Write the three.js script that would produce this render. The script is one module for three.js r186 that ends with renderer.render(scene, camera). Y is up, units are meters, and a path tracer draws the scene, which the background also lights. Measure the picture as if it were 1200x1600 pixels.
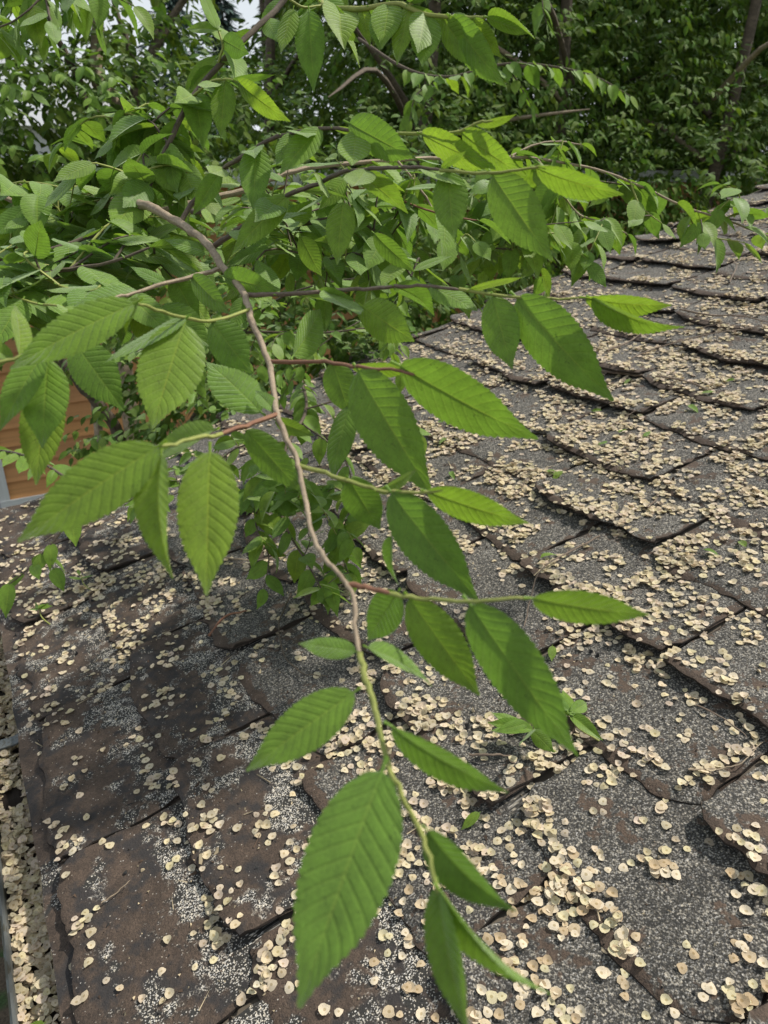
import * as THREE from 'three';
import { mergeGeometries } from 'three/addons/utils/BufferGeometryUtils.js';

// ------------------------------------------------------------------ camera, sky, sun, exposure
const scene = new THREE.Scene();
const CAM = new THREE.Vector3(0, 1.75, 0);
const FPX = 1164, PITCH = Math.atan(530 / FPX);          // focal length in pixels of the 1200 x 1600 frame
const camera = new THREE.PerspectiveCamera(2 * Math.atan(800 / FPX) * 180 / Math.PI, 0.75, 0.02, 400);
camera.position.copy(CAM);
camera.rotation.x = -PITCH;
camera.focus = 0.75; camera.userData.fStop = 13;
camera.updateMatrixWorld();
const renderer = new THREE.WebGLRenderer({ antialias: true });
renderer.toneMapping = THREE.LinearToneMapping;
renderer.toneMappingExposure = 1.14;
renderer.shadowMap.enabled = true;

const SUN_DIR = new THREE.Vector3(0.54, 0.80, -0.26).normalize();   // towards the sun: high, to the right and beyond the roof
const sun = new THREE.DirectionalLight(new THREE.Color(1.0, 0.95, 0.86), 4.2);
sun.position.copy(SUN_DIR).multiplyScalar(20).add(new THREE.Vector3(0, 1, -1));
sun.target.position.set(0, 1, -1);
sun.castShadow = true; sun.shadow.radius = 5; sun.shadow.mapSize.set(4096, 4096);
Object.assign(sun.shadow.camera, { left: -6, right: 6, top: 6, bottom: -6, near: 1, far: 60 });
scene.add(sun, sun.target);
{
  const w = 512, h = 256, d = new Float32Array(w * h * 4);
  for (let j = 0; j < h; j++) for (let i = 0; i < w; i++) {
    const el = ((j + 0.5) / h - 0.5) * Math.PI, az = ((i + 0.5) / w - 0.5) * 2 * Math.PI;
    const x = Math.cos(el) * Math.cos(az), y = Math.sin(el), z = Math.cos(el) * Math.sin(az);
    const t = Math.pow(Math.max(0, y), 0.55), c = Math.max(0, x * SUN_DIR.x + y * SUN_DIR.y + z * SUN_DIR.z);
    const g = 0.25 * Math.pow(c, 6) + 0.5 * Math.pow(c, 40);
    const k = 4 * (j * w + i);
    d[k] = 0.84 * (1 - t) + 0.40 * t + g; d[k + 1] = 0.88 * (1 - t) + 0.47 * t + g * 0.96; d[k + 2] = 0.90 * (1 - t) + 0.56 * t + g * 0.88; d[k + 3] = 1;
    if (y < 0) { d[k] = 0.35; d[k + 1] = 0.36; d[k + 2] = 0.34; }
  }
  const sky = new THREE.DataTexture(d, w, h, THREE.RGBAFormat, THREE.FloatType);
  sky.mapping = THREE.EquirectangularReflectionMapping; sky.magFilter = THREE.LinearFilter; sky.needsUpdate = true;
  scene.background = sky; scene.environment = sky;
}

// ------------------------------------------------------------------ helpers
let seed = 20240611;
function rnd() { seed |= 0; seed = seed + 0x6D2B79F5 | 0; let t = Math.imul(seed ^ seed >>> 15, 1 | seed); t = t + Math.imul(t ^ t >>> 7, 61 | t) ^ t; return ((t ^ t >>> 14) >>> 0) / 4294967296; }
const rr = (a, b) => a + (b - a) * rnd();
const pick = (a) => a[Math.floor(rnd() * a.length)];
const clamp = (x, a = 0, b = 1) => Math.min(b, Math.max(a, x));
const smooth = (a, b, x) => { const t = clamp((x - a) / (b - a)); return t * t * (3 - 2 * t); };
const V = (x, y, z) => new THREE.Vector3(x, y, z);
const UP = V(0, 1, 0);
const LAT = new Float32Array(65536); for (let i = 0; i < 65536; i++) LAT[i] = rnd();
function vn(x, y) {
  const xi = Math.floor(x), yi = Math.floor(y); let fx = x - xi, fy = y - yi; fx = fx * fx * (3 - 2 * fx); fy = fy * fy * (3 - 2 * fy);
  const a = xi & 255, b = (xi + 1) & 255, c = (yi & 255) << 8, d = ((yi + 1) & 255) << 8;
  const p = LAT[c + a], q = LAT[c + b], r = LAT[d + a], s = LAT[d + b];
  return p + (q - p) * fx + (r - p + (p - q - r + s) * fx) * fy;
}
const fbm = (x, y) => 0.5 * vn(x, y) + 0.28 * vn(x * 2.1 + 17, y * 2.1 + 5) + 0.22 * vn(x * 4.3 + 41, y * 4.3 + 29);
const srgb = (x) => { x = clamp(x); return Math.round(255 * (x <= 0.0031308 ? 12.92 * x : 1.055 * Math.pow(x, 1 / 2.4) - 0.055)); };
const lin = (r, g, b) => new THREE.Color().setRGB(r, g, b);

const RIGHT = V(1, 0, 0), FWD = V(0, -Math.sin(PITCH), -Math.cos(PITCH)), UPC = V(0, Math.cos(PITCH), -Math.sin(PITCH));
// a point at a given distance in front of the camera, read off the photograph's 1200 x 1600 frame
function at(px, py, z) { return CAM.clone().addScaledVector(FWD, z).addScaledVector(RIGHT, z * (px - 600) / FPX).addScaledVector(UPC, -z * (py - 800) / FPX); }
function pixelOf(P) { const d = P.clone().sub(CAM), z = d.dot(FWD); return [600 + FPX * d.dot(RIGHT) / z, 800 - FPX * d.dot(UPC) / z, z]; }

const names = new Map();
function numbered(n) { const k = names.get(n) || 0; names.set(n, k + 1); return k ? `${n}_${String(k).padStart(3, '0')}` : n; }
function shadowed(o) { o.castShadow = true; o.receiveShadow = true; return o; }
function tag(o, label, category, group, kind) { if (label) o.userData.label = label; if (category) o.userData.category = category; if (group) o.userData.group = group; if (kind) o.userData.kind = kind; return o; }
function thing(name, label, category, pos, group) {
  const g = new THREE.Group(); g.name = numbered(name); g.position.copy(pos); scene.add(g); g.updateMatrixWorld(); return tag(g, label, category, group);
}
function part(name, geo, mat, parent) { const m = shadowed(new THREE.Mesh(geo, mat)); m.name = name; parent.add(m); return m; }
// a part whose geometry is given in world coordinates, under a thing that only has a position
function partW(name, geo, mat, parent) { geo.translate(-parent.position.x, -parent.position.y, -parent.position.z); return part(name, geo, mat, parent); }

// tapered tube through points, with a little irregularity
function tube(pts, r0, r1, sides = 7, per = 5, knot = 0.12, bend = 0, taper = 1) {
  const curve = new THREE.CatmullRomCurve3(pts, false, 'centripetal'), n = Math.max(2, (pts.length - 1) * per);
  const pos = [], uv = [], idx = []; let side = V(0.31, 0.2, 0.93), len = 0, last = null;
  for (let i = 0; i <= n; i++) {
    const t = i / n, p = curve.getPoint(t), T = curve.getTangent(t).normalize();
    if (last) len += p.distanceTo(last); last = p.clone();
    side.addScaledVector(T, -side.dot(T)).normalize(); const B = T.clone().cross(side);
    if (bend) p.addScaledVector(side, bend * (vn(i * 0.7 + pts[0].x * 50, 3) - 0.5)).addScaledVector(B, bend * (vn(i * 0.7 + pts[0].z * 50, 9) - 0.5));
    const r = (r1 + (r0 - r1) * Math.pow(1 - t, taper)) * (1 + knot * (vn(i * 0.9 + pts[0].y * 91, 7.5) * 2 - 1)) * (i === n ? 0.4 : 1);
    for (let k = 0; k <= sides; k++) {
      const a = k / sides * 2 * Math.PI, q = p.clone().addScaledVector(side, r * Math.cos(a)).addScaledVector(B, r * Math.sin(a));
      pos.push(q.x, q.y, q.z); uv.push(k / sides * 0.5, len * 8);
    }
  }
  const w = sides + 1;
  for (let i = 0; i < n; i++) for (let k = 0; k < sides; k++) { const a = i * w + k; idx.push(a, a + w, a + 1, a + 1, a + w, a + w + 1); }
  const g = new THREE.BufferGeometry();
  g.setAttribute('position', new THREE.Float32BufferAttribute(pos, 3)); g.setAttribute('uv', new THREE.Float32BufferAttribute(uv, 2)); g.setIndex(idx); g.computeVertexNormals();
  return g;
}
function polyline(pts) { const c = new THREE.CatmullRomCurve3(pts, false, 'centripetal'); c.arcLengthDivisions = 80; return c; }
function box(x0, x1, y0, y1, z0, z1) { const g = new THREE.BoxGeometry(x1 - x0, y1 - y0, z1 - z0); g.translate((x0 + x1) / 2, (y0 + y1) / 2, (z0 + z1) / 2); return g; }
function dataTex(w, h, fill, isColor = true) {
  const d = new Uint8Array(w * h * 4), o = [0, 0, 0];
  for (let j = 0; j < h; j++) for (let i = 0; i < w; i++) { fill(i, j, o); const k = 4 * (j * w + i); d[k] = srgbOr(o[0], isColor); d[k + 1] = srgbOr(o[1], isColor); d[k + 2] = srgbOr(o[2], isColor); d[k + 3] = 255; }
  const t = new THREE.DataTexture(d, w, h, THREE.RGBAFormat); t.magFilter = THREE.LinearFilter; t.minFilter = THREE.LinearMipmapLinearFilter; t.generateMipmaps = true;
  t.wrapS = t.wrapT = THREE.RepeatWrapping; if (isColor) t.colorSpace = THREE.SRGBColorSpace; t.needsUpdate = true; return t;
}
function srgbOr(x, c) { return c ? srgb(x) : Math.round(255 * clamp(x)); }

// ------------------------------------------------------------------ materials
const barkTex = (a, b) => dataTex(128, 512, (i, j, o) => {
  const n = fbm(i * 0.06, j * 0.02), f = fbm(i * 0.25 + 7, j * 0.22), k = clamp(0.25 + 0.9 * (n - 0.5) + 0.7 * (f - 0.4)), s = rnd() < 0.02 ? 1.35 : 1;
  for (let c = 0; c < 3; c++) o[c] = (a[c] + (b[c] - a[c]) * k) * s;
});
const barkMat = (a, b, rough = 0.85) => { const t = barkTex(a, b); return new THREE.MeshStandardMaterial({ map: t, bumpMap: t, bumpScale: 0.0012, roughness: rough }); };
const M = {};
M.paleBark = barkMat([0.20, 0.15, 0.10], [0.47, 0.37, 0.26]);
M.darkBark = barkMat([0.06, 0.045, 0.03], [0.17, 0.13, 0.09]);
M.redBark = barkMat([0.17, 0.075, 0.045], [0.30, 0.16, 0.09]);
M.greenTwig = barkMat([0.20, 0.23, 0.05], [0.36, 0.36, 0.10], 0.7);
M.dryTwig = barkMat([0.10, 0.07, 0.05], [0.30, 0.23, 0.17]);

// leaf: uv x runs base to tip, uv y across
const NV = 12;
const leafTex = dataTex(512, 256, (i, j, o) => {
  const t = i / 512, c = Math.abs(j / 255 - 0.5) * 2;
  const ph = (t * 1.06 - c * 0.17) * NV; const dv = Math.abs(ph - Math.round(ph));
  const vein = Math.exp(-dv * dv * 260) * (1 - c * 0.5) * (t > 0.02 ? 1 : 0), mid = Math.exp(-c * c * 900 * (0.5 + t * 1.8));
  const cells = Math.abs(vn(i * 0.11, j * 0.13) - 0.5) < 0.05 ? 0.07 : 0;
  const n = 0.86 + 0.42 * (fbm(i * 0.016, j * 0.02) - 0.5) + 0.22 * (vn(i * 0.3, j * 0.3) - 0.5) + cells;
  const v = clamp(vein * 0.22 + mid * 0.75), spot = vn(i * 0.09 + 50, j * 0.09) > 0.955 ? 0.45 : vn(i * 0.27 + 9, j * 0.27 + 80) > 0.965 ? 0.6 : 1;
  o[0] = (0.84 * n + v * 0.5) * spot; o[1] = (0.90 * n + v * 0.22) * spot; o[2] = (0.72 * n + v * 0.30) * spot;
});
const leafBump = dataTex(512, 256, (i, j, o) => {
  const t = i / 512, c = Math.abs(j / 255 - 0.5) * 2, ph = (t * 1.06 - c * 0.17) * NV, dv = Math.abs(ph - Math.round(ph));
  o[0] = o[1] = o[2] = clamp(0.62 - 0.45 * Math.exp(-dv * dv * 90) - 0.4 * Math.exp(-c * c * 300) + 0.2 * (vn(i * 0.2, j * 0.25) - 0.5));
}, false);
function leafMat(r, g, b, tr = 0.48, coat = 0.38) {
  return new THREE.MeshPhysicalMaterial({ color: lin(r, g, b), map: leafTex, bumpMap: leafBump, bumpScale: 0.0006, roughness: 1, transmission: tr, thickness: 0, side: THREE.DoubleSide, clearcoat: coat, clearcoatRoughness: 0.44, specularIntensity: 0.5 });
}
M.leaf = [leafMat(0.245, 0.405, 0.042), leafMat(0.225, 0.385, 0.044), leafMat(0.275, 0.43, 0.040), leafMat(0.205, 0.36, 0.046), leafMat(0.24, 0.40, 0.042)];
M.youngLeaf = [leafMat(0.32, 0.47, 0.036, 0.58), leafMat(0.29, 0.445, 0.036, 0.58)];
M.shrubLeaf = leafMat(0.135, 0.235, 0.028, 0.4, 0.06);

// ------------------------------------------------------------------ leaves
// unit leaf: base at 0, tip at x = 1, face +y
function leafGeo({ nl, nw, fold = 0.25, droop = 0.12, pleat = 0.012, teeth = 0, twist = 0, wave = 0, petiole = 0, shape = 0 }) {
  const pos = [], uv = [], idx = [], m = nw * 2;
  const half = (t) => 0.225 * Math.pow(Math.sin(Math.PI * Math.pow(t, 0.74 + shape)), 0.80) * (1 - 0.42 * smooth(0.66, 1, t)) + 0.002;
  for (let i = 0; i <= nl; i++) {
    const t = i / nl, w0 = half(t);
    for (let k = 0; k <= m; k++) {
      const c = k / m * 2 - 1, a = Math.abs(c); let x = t, z = w0 * c;
      if (teeth && a > 0.99 && t > 0.04 && t < 0.985) { const ph = (i % 2); z *= 1 + 0.035 * (ph ? 1 : -0.6); x += ph ? 0.010 : -0.003; }
      let y = fold * Math.abs(z) - droop * t * t - 0.6 * a * a * w0 * w0 * 1.2;
      const veinPh = (t * 1.06 - a * 0.17) * NV;
      y += pleat * a * (1 - 0.25 * a) * -Math.cos(2 * Math.PI * veinPh) * smooth(0.0, 0.12, t) * (1 - smooth(0.86, 1, t)) + wave * Math.sin(t * 9 + c * 1.6) * a;
      const tw = twist * t; const yy = y * Math.cos(tw) + z * Math.sin(tw), zz = z * Math.cos(tw) - y * Math.sin(tw);
      pos.push(x, yy, zz); uv.push(t, k / m);
    }
  }
  const w = m + 1;
  for (let i = 0; i < nl; i++) for (let k = 0; k < m; k++) { const a = i * w + k; idx.push(a, a + 1, a + w, a + 1, a + w + 1, a + w); }
  let g = new THREE.BufferGeometry();
  g.setAttribute('position', new THREE.Float32BufferAttribute(pos, 3)); g.setAttribute('uv', new THREE.Float32BufferAttribute(uv, 2)); g.setIndex(idx); g.computeVertexNormals();
  if (petiole) {
    const p = tube([V(-petiole, 0.012, 0), V(-petiole * 0.5, 0.004, 0), V(0.02, -0.004, 0), V(0.35, -0.006 - droop * 0.12, 0), V(0.7, -0.005 - droop * 0.49, 0)], 0.014, 0.004, 5, 2, 0);
    const u = p.attributes.uv; for (let i = 0; i < u.count; i++) u.setXY(i, 0.1, 0.5);
    g = mergeGeometries([g, p]);
  }
  return g;
}
const HERO = [
  leafGeo({ nl: 44, nw: 5, fold: 0.18, droop: 0.10, pleat: 0.005, teeth: 1, petiole: 0.07 }),
  leafGeo({ nl: 44, nw: 5, fold: 0.34, droop: 0.22, pleat: 0.0052, teeth: 1, petiole: 0.07, twist: 0.25 }),
  leafGeo({ nl: 44, nw: 5, fold: 0.10, droop: 0.05, pleat: 0.004, teeth: 1, petiole: 0.07, wave: 0.008, twist: -0.2 }),
  leafGeo({ nl: 44, nw: 5, fold: 0.55, droop: 0.30, pleat: 0.0052, teeth: 1, petiole: 0.07, twist: -0.35 }),
  leafGeo({ nl: 44, nw: 5, fold: 0.24, droop: -0.10, pleat: 0.0045, teeth: 1, petiole: 0.07, wave: 0.010, shape: 0.12 }),
];
const MID = [
  leafGeo({ nl: 20, nw: 2, fold: 0.22, droop: 0.12, pleat: 0, teeth: 1, petiole: 0.06 }),
  leafGeo({ nl: 20, nw: 2, fold: 0.40, droop: 0.28, pleat: 0, teeth: 1, petiole: 0.06, twist: 0.35 }),
  leafGeo({ nl: 20, nw: 2, fold: 0.12, droop: 0.02, pleat: 0, teeth: 1, petiole: 0.06, wave: 0.015, twist: -0.3 }),
  leafGeo({ nl: 20, nw: 2, fold: 0.60, droop: 0.34, pleat: 0, teeth: 1, petiole: 0.06 }),
];
const SMALL = leafGeo({ nl: 6, nw: 1, fold: 0.30, droop: 0.2, pleat: 0, petiole: 0 });
const SMALL2 = leafGeo({ nl: 6, nw: 1, fold: 0.5, droop: 0.35, pleat: 0, twist: 0.4 });
// matrix of a leaf from base to tip with its face turned towards nrm
function leafMatrix(P0, dir, len, nrm, wide = 1) {
  const X = dir.clone().normalize(), Y = nrm.clone().addScaledVector(X, -nrm.dot(X)); if (Y.lengthSq() < 1e-6) Y.set(0.3, 0.2, 0.7).addScaledVector(X, -Y.dot(X)); Y.normalize();
  const Z = X.clone().cross(Y); return new THREE.Matrix4().makeBasis(X.multiplyScalar(len), Y.multiplyScalar(len), Z.multiplyScalar(len * wide)).setPosition(P0);
}
function addLeaf(parent, geo, mat, mtx) {
  const m = shadowed(new THREE.Mesh(geo, mat)); m.name = 'leaf';
  const mm = mtx.clone(); mm.elements[12] -= parent.position.x; mm.elements[13] -= parent.position.y; mm.elements[14] -= parent.position.z;
  mm.decompose(m.position, m.quaternion, m.scale); parent.add(m); return m;
}
// a leaf of the near branches: base and tip with their distances, roll turns the blade about its length from facing the camera
function nearLeaf(parent, bx, by, bz, tx, ty, tz, roll, o = {}) {
  const A = at(bx, by, bz), B = at(tx, ty, tz), d = B.clone().sub(A), len = d.length();
  const N = CAM.clone().sub(A).normalize().applyAxisAngle(d.clone().normalize(), roll * Math.PI / 180);
  return addLeaf(parent, o.geo !== undefined ? HERO[o.geo] : pick(HERO), o.young ? pick(M.youngLeaf) : pick(M.leaf), leafMatrix(A, d, len * 1.03, N, o.wide || 0.86));
}
// leaves set alternately along a twig
function leavesAlong(parent, curve, t0, t1, gap, len, o = {}) {
  const L = curve.getLength(), n = Math.max(1, Math.round(L * (t1 - t0) / gap)); let sgn = rnd() < 0.5 ? 1 : -1;
  for (let i = 0; i <= n; i++) {
    const t = clamp(t0 + (t1 - t0) * (i + rr(-0.25, 0.25)) / n), p = curve.getPointAt(t), T = curve.getTangentAt(t);
    const S = T.clone().cross(UP).normalize(); sgn = -sgn;
    const end = i === n ? 1 : 0;
    const dir = T.clone().multiplyScalar(rr(0.3, 0.7) + end).addScaledVector(S, sgn * rr(0.5, 0.9) * (1 - end)).addScaledVector(UP, -(o.hang ?? 0.45) * 0.62 * rr(0.1, 1.6));
    const nrm = UP.clone().multiplyScalar(rr(0.35, 1)).addScaledVector(SUN_DIR, 0.3).add(V(rr(-0.6, 0.6), rr(-0.1, 0.4), rr(-0.4, 0.8)));
    if ((o.most || 300) <= parent.children.length) return;
    addLeaf(parent, pick(o.geos || MID), rnd() < (o.young ?? 0.12) ? pick(M.youngLeaf) : pick(o.mats || M.leaf), leafMatrix(p, dir, len * rr(0.7, 1.12) * (end ? 0.8 : 1), nrm, rr(1.05, 1.36)));
  }
}

// ------------------------------------------------------------------ ground
const soil = dataTex(512, 512, (i, j, o) => {
  const n = fbm(i * 0.03125, j * 0.03125), f = rnd(), g = smooth(0.42, 0.6, n), k = 0.6 + 0.8 * f;
  o[0] = (0.10 * (1 - g) + 0.045 * g) * k; o[1] = (0.075 * (1 - g) + 0.08 * g) * k; o[2] = (0.05 * (1 - g) + 0.025 * g) * k;
});
{
  const g = new THREE.PlaneGeometry(300, 300, 60, 60); g.rotateX(-Math.PI / 2);
  const p = g.attributes.position; for (let i = 0; i < p.count; i++) p.setY(i, -0.02 - 0.05 * vn(p.getX(i) * 0.2 + 100, p.getZ(i) * 0.2 + 100));
  const u = g.attributes.uv; for (let i = 0; i < u.count; i++) u.setXY(i, p.getX(i) * 0.8, p.getZ(i) * 0.8);
  g.computeVertexNormals();
  const m = part('ground', g, new THREE.MeshStandardMaterial({ map: soil, bumpMap: soil, bumpScale: 0.02, roughness: 1 }), scene); m.userData.kind = 'structure';
}

// ------------------------------------------------------------------ roof frame
const E = V((-110 - 600) / FPX, 0, 0).addScaledVector(FWD, 1).addScaledVector(UPC, 530 / FPX); E.x = (-110 - 600) / FPX; E.y = 0; E.normalize();   // along the eave, away from the camera
const HZ = V(-E.z, 0, E.x);                                             // level, across the eave, up-slope side
const SLOPE = 15 * Math.PI / 180;
const S = HZ.clone().multiplyScalar(Math.cos(SLOPE)).addScaledVector(UP, Math.sin(SLOPE));   // up the slope
const N = S.clone().cross(E).normalize();
const UNIT = 0.78;                                                      // camera above the roof plane
const O = CAM.clone().addScaledVector(N, -UNIT);
const roofPoint = (u, v, w = 0) => O.clone().addScaledVector(E, u).addScaledVector(S, v).addScaledVector(N, w);
const roofBasis = new THREE.Matrix4().makeBasis(S, N, E.clone().negate()).setPosition(O);   // local x = up the slope, y = out, z = -u
function roofHit(px, py) { const d = at(px, py, 1).sub(CAM), t = -UNIT / d.dot(N), P = d.multiplyScalar(t).add(CAM).sub(O); return [P.dot(E), P.dot(S)]; }

const EXPO = 0.160, TAB = 0.305, V0 = -0.244, COURSES = 20, RAKE = 2.03, TH = 0.0040;
const PHASE = [1.02, 1.094, 1.30, 0.649, 0.86, 0.70, 0.93, 1.115, 1.37, 1.15, 1.6, 1.43, 2.02].map((x) => x * UNIT);
const tabs = [];
for (let k = 0; k < COURSES; k++) {
  const ph = PHASE[k] ?? rr(0, TAB), row = []; const i0 = Math.floor((-0.36 - ph) / TAB);
  for (let i = i0; ; i++) {
    const a = ph + i * TAB + 0.004, b = Math.min(ph + (i + 1) * TAB - 0.004, RAKE + rr(-0.012, 0.015)); if (b - a < 0.03) break;
    const flush = rnd() < (k > 4 ? 0.42 : 0.3) ? 0.15 : k > 4 ? 1.15 : 1; const worn = clamp(0.95 - (k - 0.6) * 0.42 + rr(-0.25, 0.2));
    row.push({ k, a, b, v: V0 + k * EXPO + (k ? rr(-0.012, 0.012) : 0), mid: (k > 4 ? rr(0.003, 0.017) : rr(0.004, 0.014)) * flush, far: (k > 4 ? rr(0, 0.014) : rr(0.006, 0.028)) * flush, near: (k > 4 ? rr(0, 0.008) : rr(0.001, 0.014)) * flush, pow: rr(1.6, 3.6), cornerFar: k > 4 ? rr(0, 0.022) : rr(0.010, 0.055), cornerNear: k > 4 ? rr(0, 0.016) : rr(0.006, 0.04), skew: rr(-0.012, 0.012), sd: rr(0, 200), worn, cell: Math.floor(rnd() * 28), sag: rr(-0.004, 0.008) });
    if (b >= RAKE - 0.02) break;
  }
  tabs.push(row);
}
function tabLift(t, c, q) {      // c: -1 near end .. 1 far end, q: 0 butt .. 1 exposure
  if (q > 1.05) return 0; const f = Math.pow(clamp(1 - q / 1.05), 2.1);
  return f * (t.mid + (c > 0 ? t.far : t.near) * Math.pow(Math.abs(c), t.pow) + 0.003 * (vn(t.sd + c * 3, q * 3) - 0.5));
}
function tabEdge(t, c) {         // how far the worn butt edge stands back up the slope
  const r = c > 0 ? t.cornerFar : t.cornerNear;
  return t.skew * c + r * Math.pow(Math.abs(c), 6) + 0.026 * (vn(t.sd + c * 2.6, 1.5) - 0.5) + 0.011 * (vn(t.sd + c * 9, 8.5) - 0.5) + 0.004 * (vn(t.sd + c * 31, 5.5) - 0.5) - t.sag * (1 - c * c);
}
const tabTop = (t, c, q) => TH * (2 - q) + tabLift(t, c, q) - 0.0035 * Math.pow(clamp(1 - (q - tabEdge(t, c) / EXPO) / 0.07), 2) + 0.0045 * (vn(t.sd + 40 + c * 2.2, q * 1.7 + t.sd) - 0.5) * clamp(1.6 - q);
function roofTop(u, v) {         // [height above the deck plane, tab, q] of the uppermost shingle at a place
  for (let k = Math.min(COURSES - 1, Math.floor((v - V0) / EXPO + 0.08)); k >= 0; k--) {
    for (const t of tabs[k]) {
      if (u < t.a || u > t.b) continue;
      const c = (u - t.a) / (t.b - t.a) * 2 - 1, q = (v - t.v) / EXPO;
      if (v < t.v + tabEdge(t, c)) continue;
      return [tabTop(t, c, q), t, q, c];
    }
  }
  return [TH, null, 0, 0];
}

// shingle surfaces: 4 x 7 different tabs on each sheet, 0.7 mm a texel
const CW = 0.358, CH = 0.2048;
function shingleSheet(worn, off) {
  const gran = new Float32Array(2048 * 2048); for (let i = 0; i < gran.length; i++) gran[i] = rnd();
  return dataTex(2048, 2048, (i, j, o) => {
    const x = i * 0.7, y = j * 0.7, a = (i % 512) * 0.7, b = (j % 292.57) * 0.7 - 20;        // millimetres in the cell, b from the butt edge
    const n1 = fbm(x / 38 + off, y / 30 + off), n2 = fbm(x / 11 + off * 2, y / 11), n3 = vn(x / 3.2, y / 3.2);
    const edge = smooth(10 + 24 * n2 * n2, 2, b) * 0.75 + smooth(16, 2, Math.min(Math.abs(a - 14), Math.abs(344 - a))) * 0.34;
    const g0 = gran[j * 2048 + i], g1 = gran[((j >> 1) * 2048 + (i >> 1))], g3 = gran[(((j + 1) / 3 | 0) * 2048 + 700 + ((i + (j >> 2)) / 3 | 0))], g = 0.22 * g0 + 0.40 * g1 + 0.38 * g3;
    const bare = worn ? smooth(0.37, 0.50, n1 * 0.72 + n2 * 0.3 + edge * 0.25 - smooth(60, 140, b) * 0.16 + 0.06 * (n3 - 0.5) + 0.04)
      : smooth(0.57, 0.66, n1 * 0.66 + n2 * 0.30 + edge * 0.5 + 0.16 * (n3 - 0.5));
    const shade = 0.30 + 0.9 * n2 + 0.55 * fbm(x / 90 + 3, y / 70 + 8) + 0.25 * (n3 - 0.5);
    // bare, rotted felt
    let R = 0.066 * shade, G = 0.045 * shade, B = 0.032 * shade; const fib = 0.5 + 0.5 * g1 + 0.5 * g0; R *= fib; G *= fib; B *= fib;
    const tar = smooth(0.42, 0.74, fbm(x / 30 + 60 + off, y / 26 + 9) + 0.12 * (n3 - 0.5) + 0.10 * (n2 - 0.5)); if (worn) { R += (0.022 - R) * tar * 0.85; G += (0.021 - G) * tar * 0.85; B += (0.022 - B) * tar * 0.85; }
    // granules
    let l = g < 0.46 ? 0.018 + g * 0.05 : g < 0.62 ? 0.045 + (g - 0.46) * 0.6 : 0.15 + (g - 0.62) * 1.3; l *= 0.66 + 0.4 * fbm(x / 60 + 7, y / 60);
    if (worn) { const dens = 0.30 + 0.55 * smooth(0.40, 0.62, fbm(x / 17 + 90 + off, y / 42 + 3)); l = g1 > 1 - dens * 0.62 && g0 > 0.25 ? 0.20 + 0.55 * g0 : 0.015 + 0.02 * g0; }
    const warm = gran[(j >> 1) * 2048 + ((i >> 1) ^ 1)];
    const gr = l * (1.02 + 0.14 * warm), gg = l * (0.98 + 0.04 * warm), gb = l * (0.93 - 0.13 * warm);
    const loose = bare > 0.5 && g1 > 0.992 && g0 > 0.3 ? 0.7 : 0, m = bare * (1 - loose);
    o[0] = R * m + gr * (1 - m); o[1] = G * m + gg * (1 - m); o[2] = B * m + gb * (1 - m);
  });
}
console.log('sheets');
const greySheet = shingleSheet(false, 0), wornSheet = shingleSheet(true, 31);
const gritTex = dataTex(1024, 1024, (i, j, o) => { o[0] = o[1] = o[2] = 0.55 * rnd() + 0.45 * vn(i / 3, j / 3); }, false);
gritTex.repeat.set(2.2, 2.2);
M.grey = new THREE.MeshStandardMaterial({ map: greySheet, bumpMap: gritTex, bumpScale: 0.0011, roughness: 0.92 });
M.worn = new THREE.MeshStandardMaterial({ map: wornSheet, bumpMap: gritTex, bumpScale: 0.0011, roughness: 0.9 });
const feltTex = dataTex(256, 256, (i, j, o) => { const n = fbm(i / 14, j / 9), k = 0.6 + 0.5 * n + 0.35 * (rnd() - 0.5); o[0] = 0.066 * k; o[1] = 0.046 * k; o[2] = 0.034 * k; });
M.felt = new THREE.MeshStandardMaterial({ map: feltTex, bumpMap: gritTex, bumpScale: 0.0022, roughness: 1 });

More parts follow.
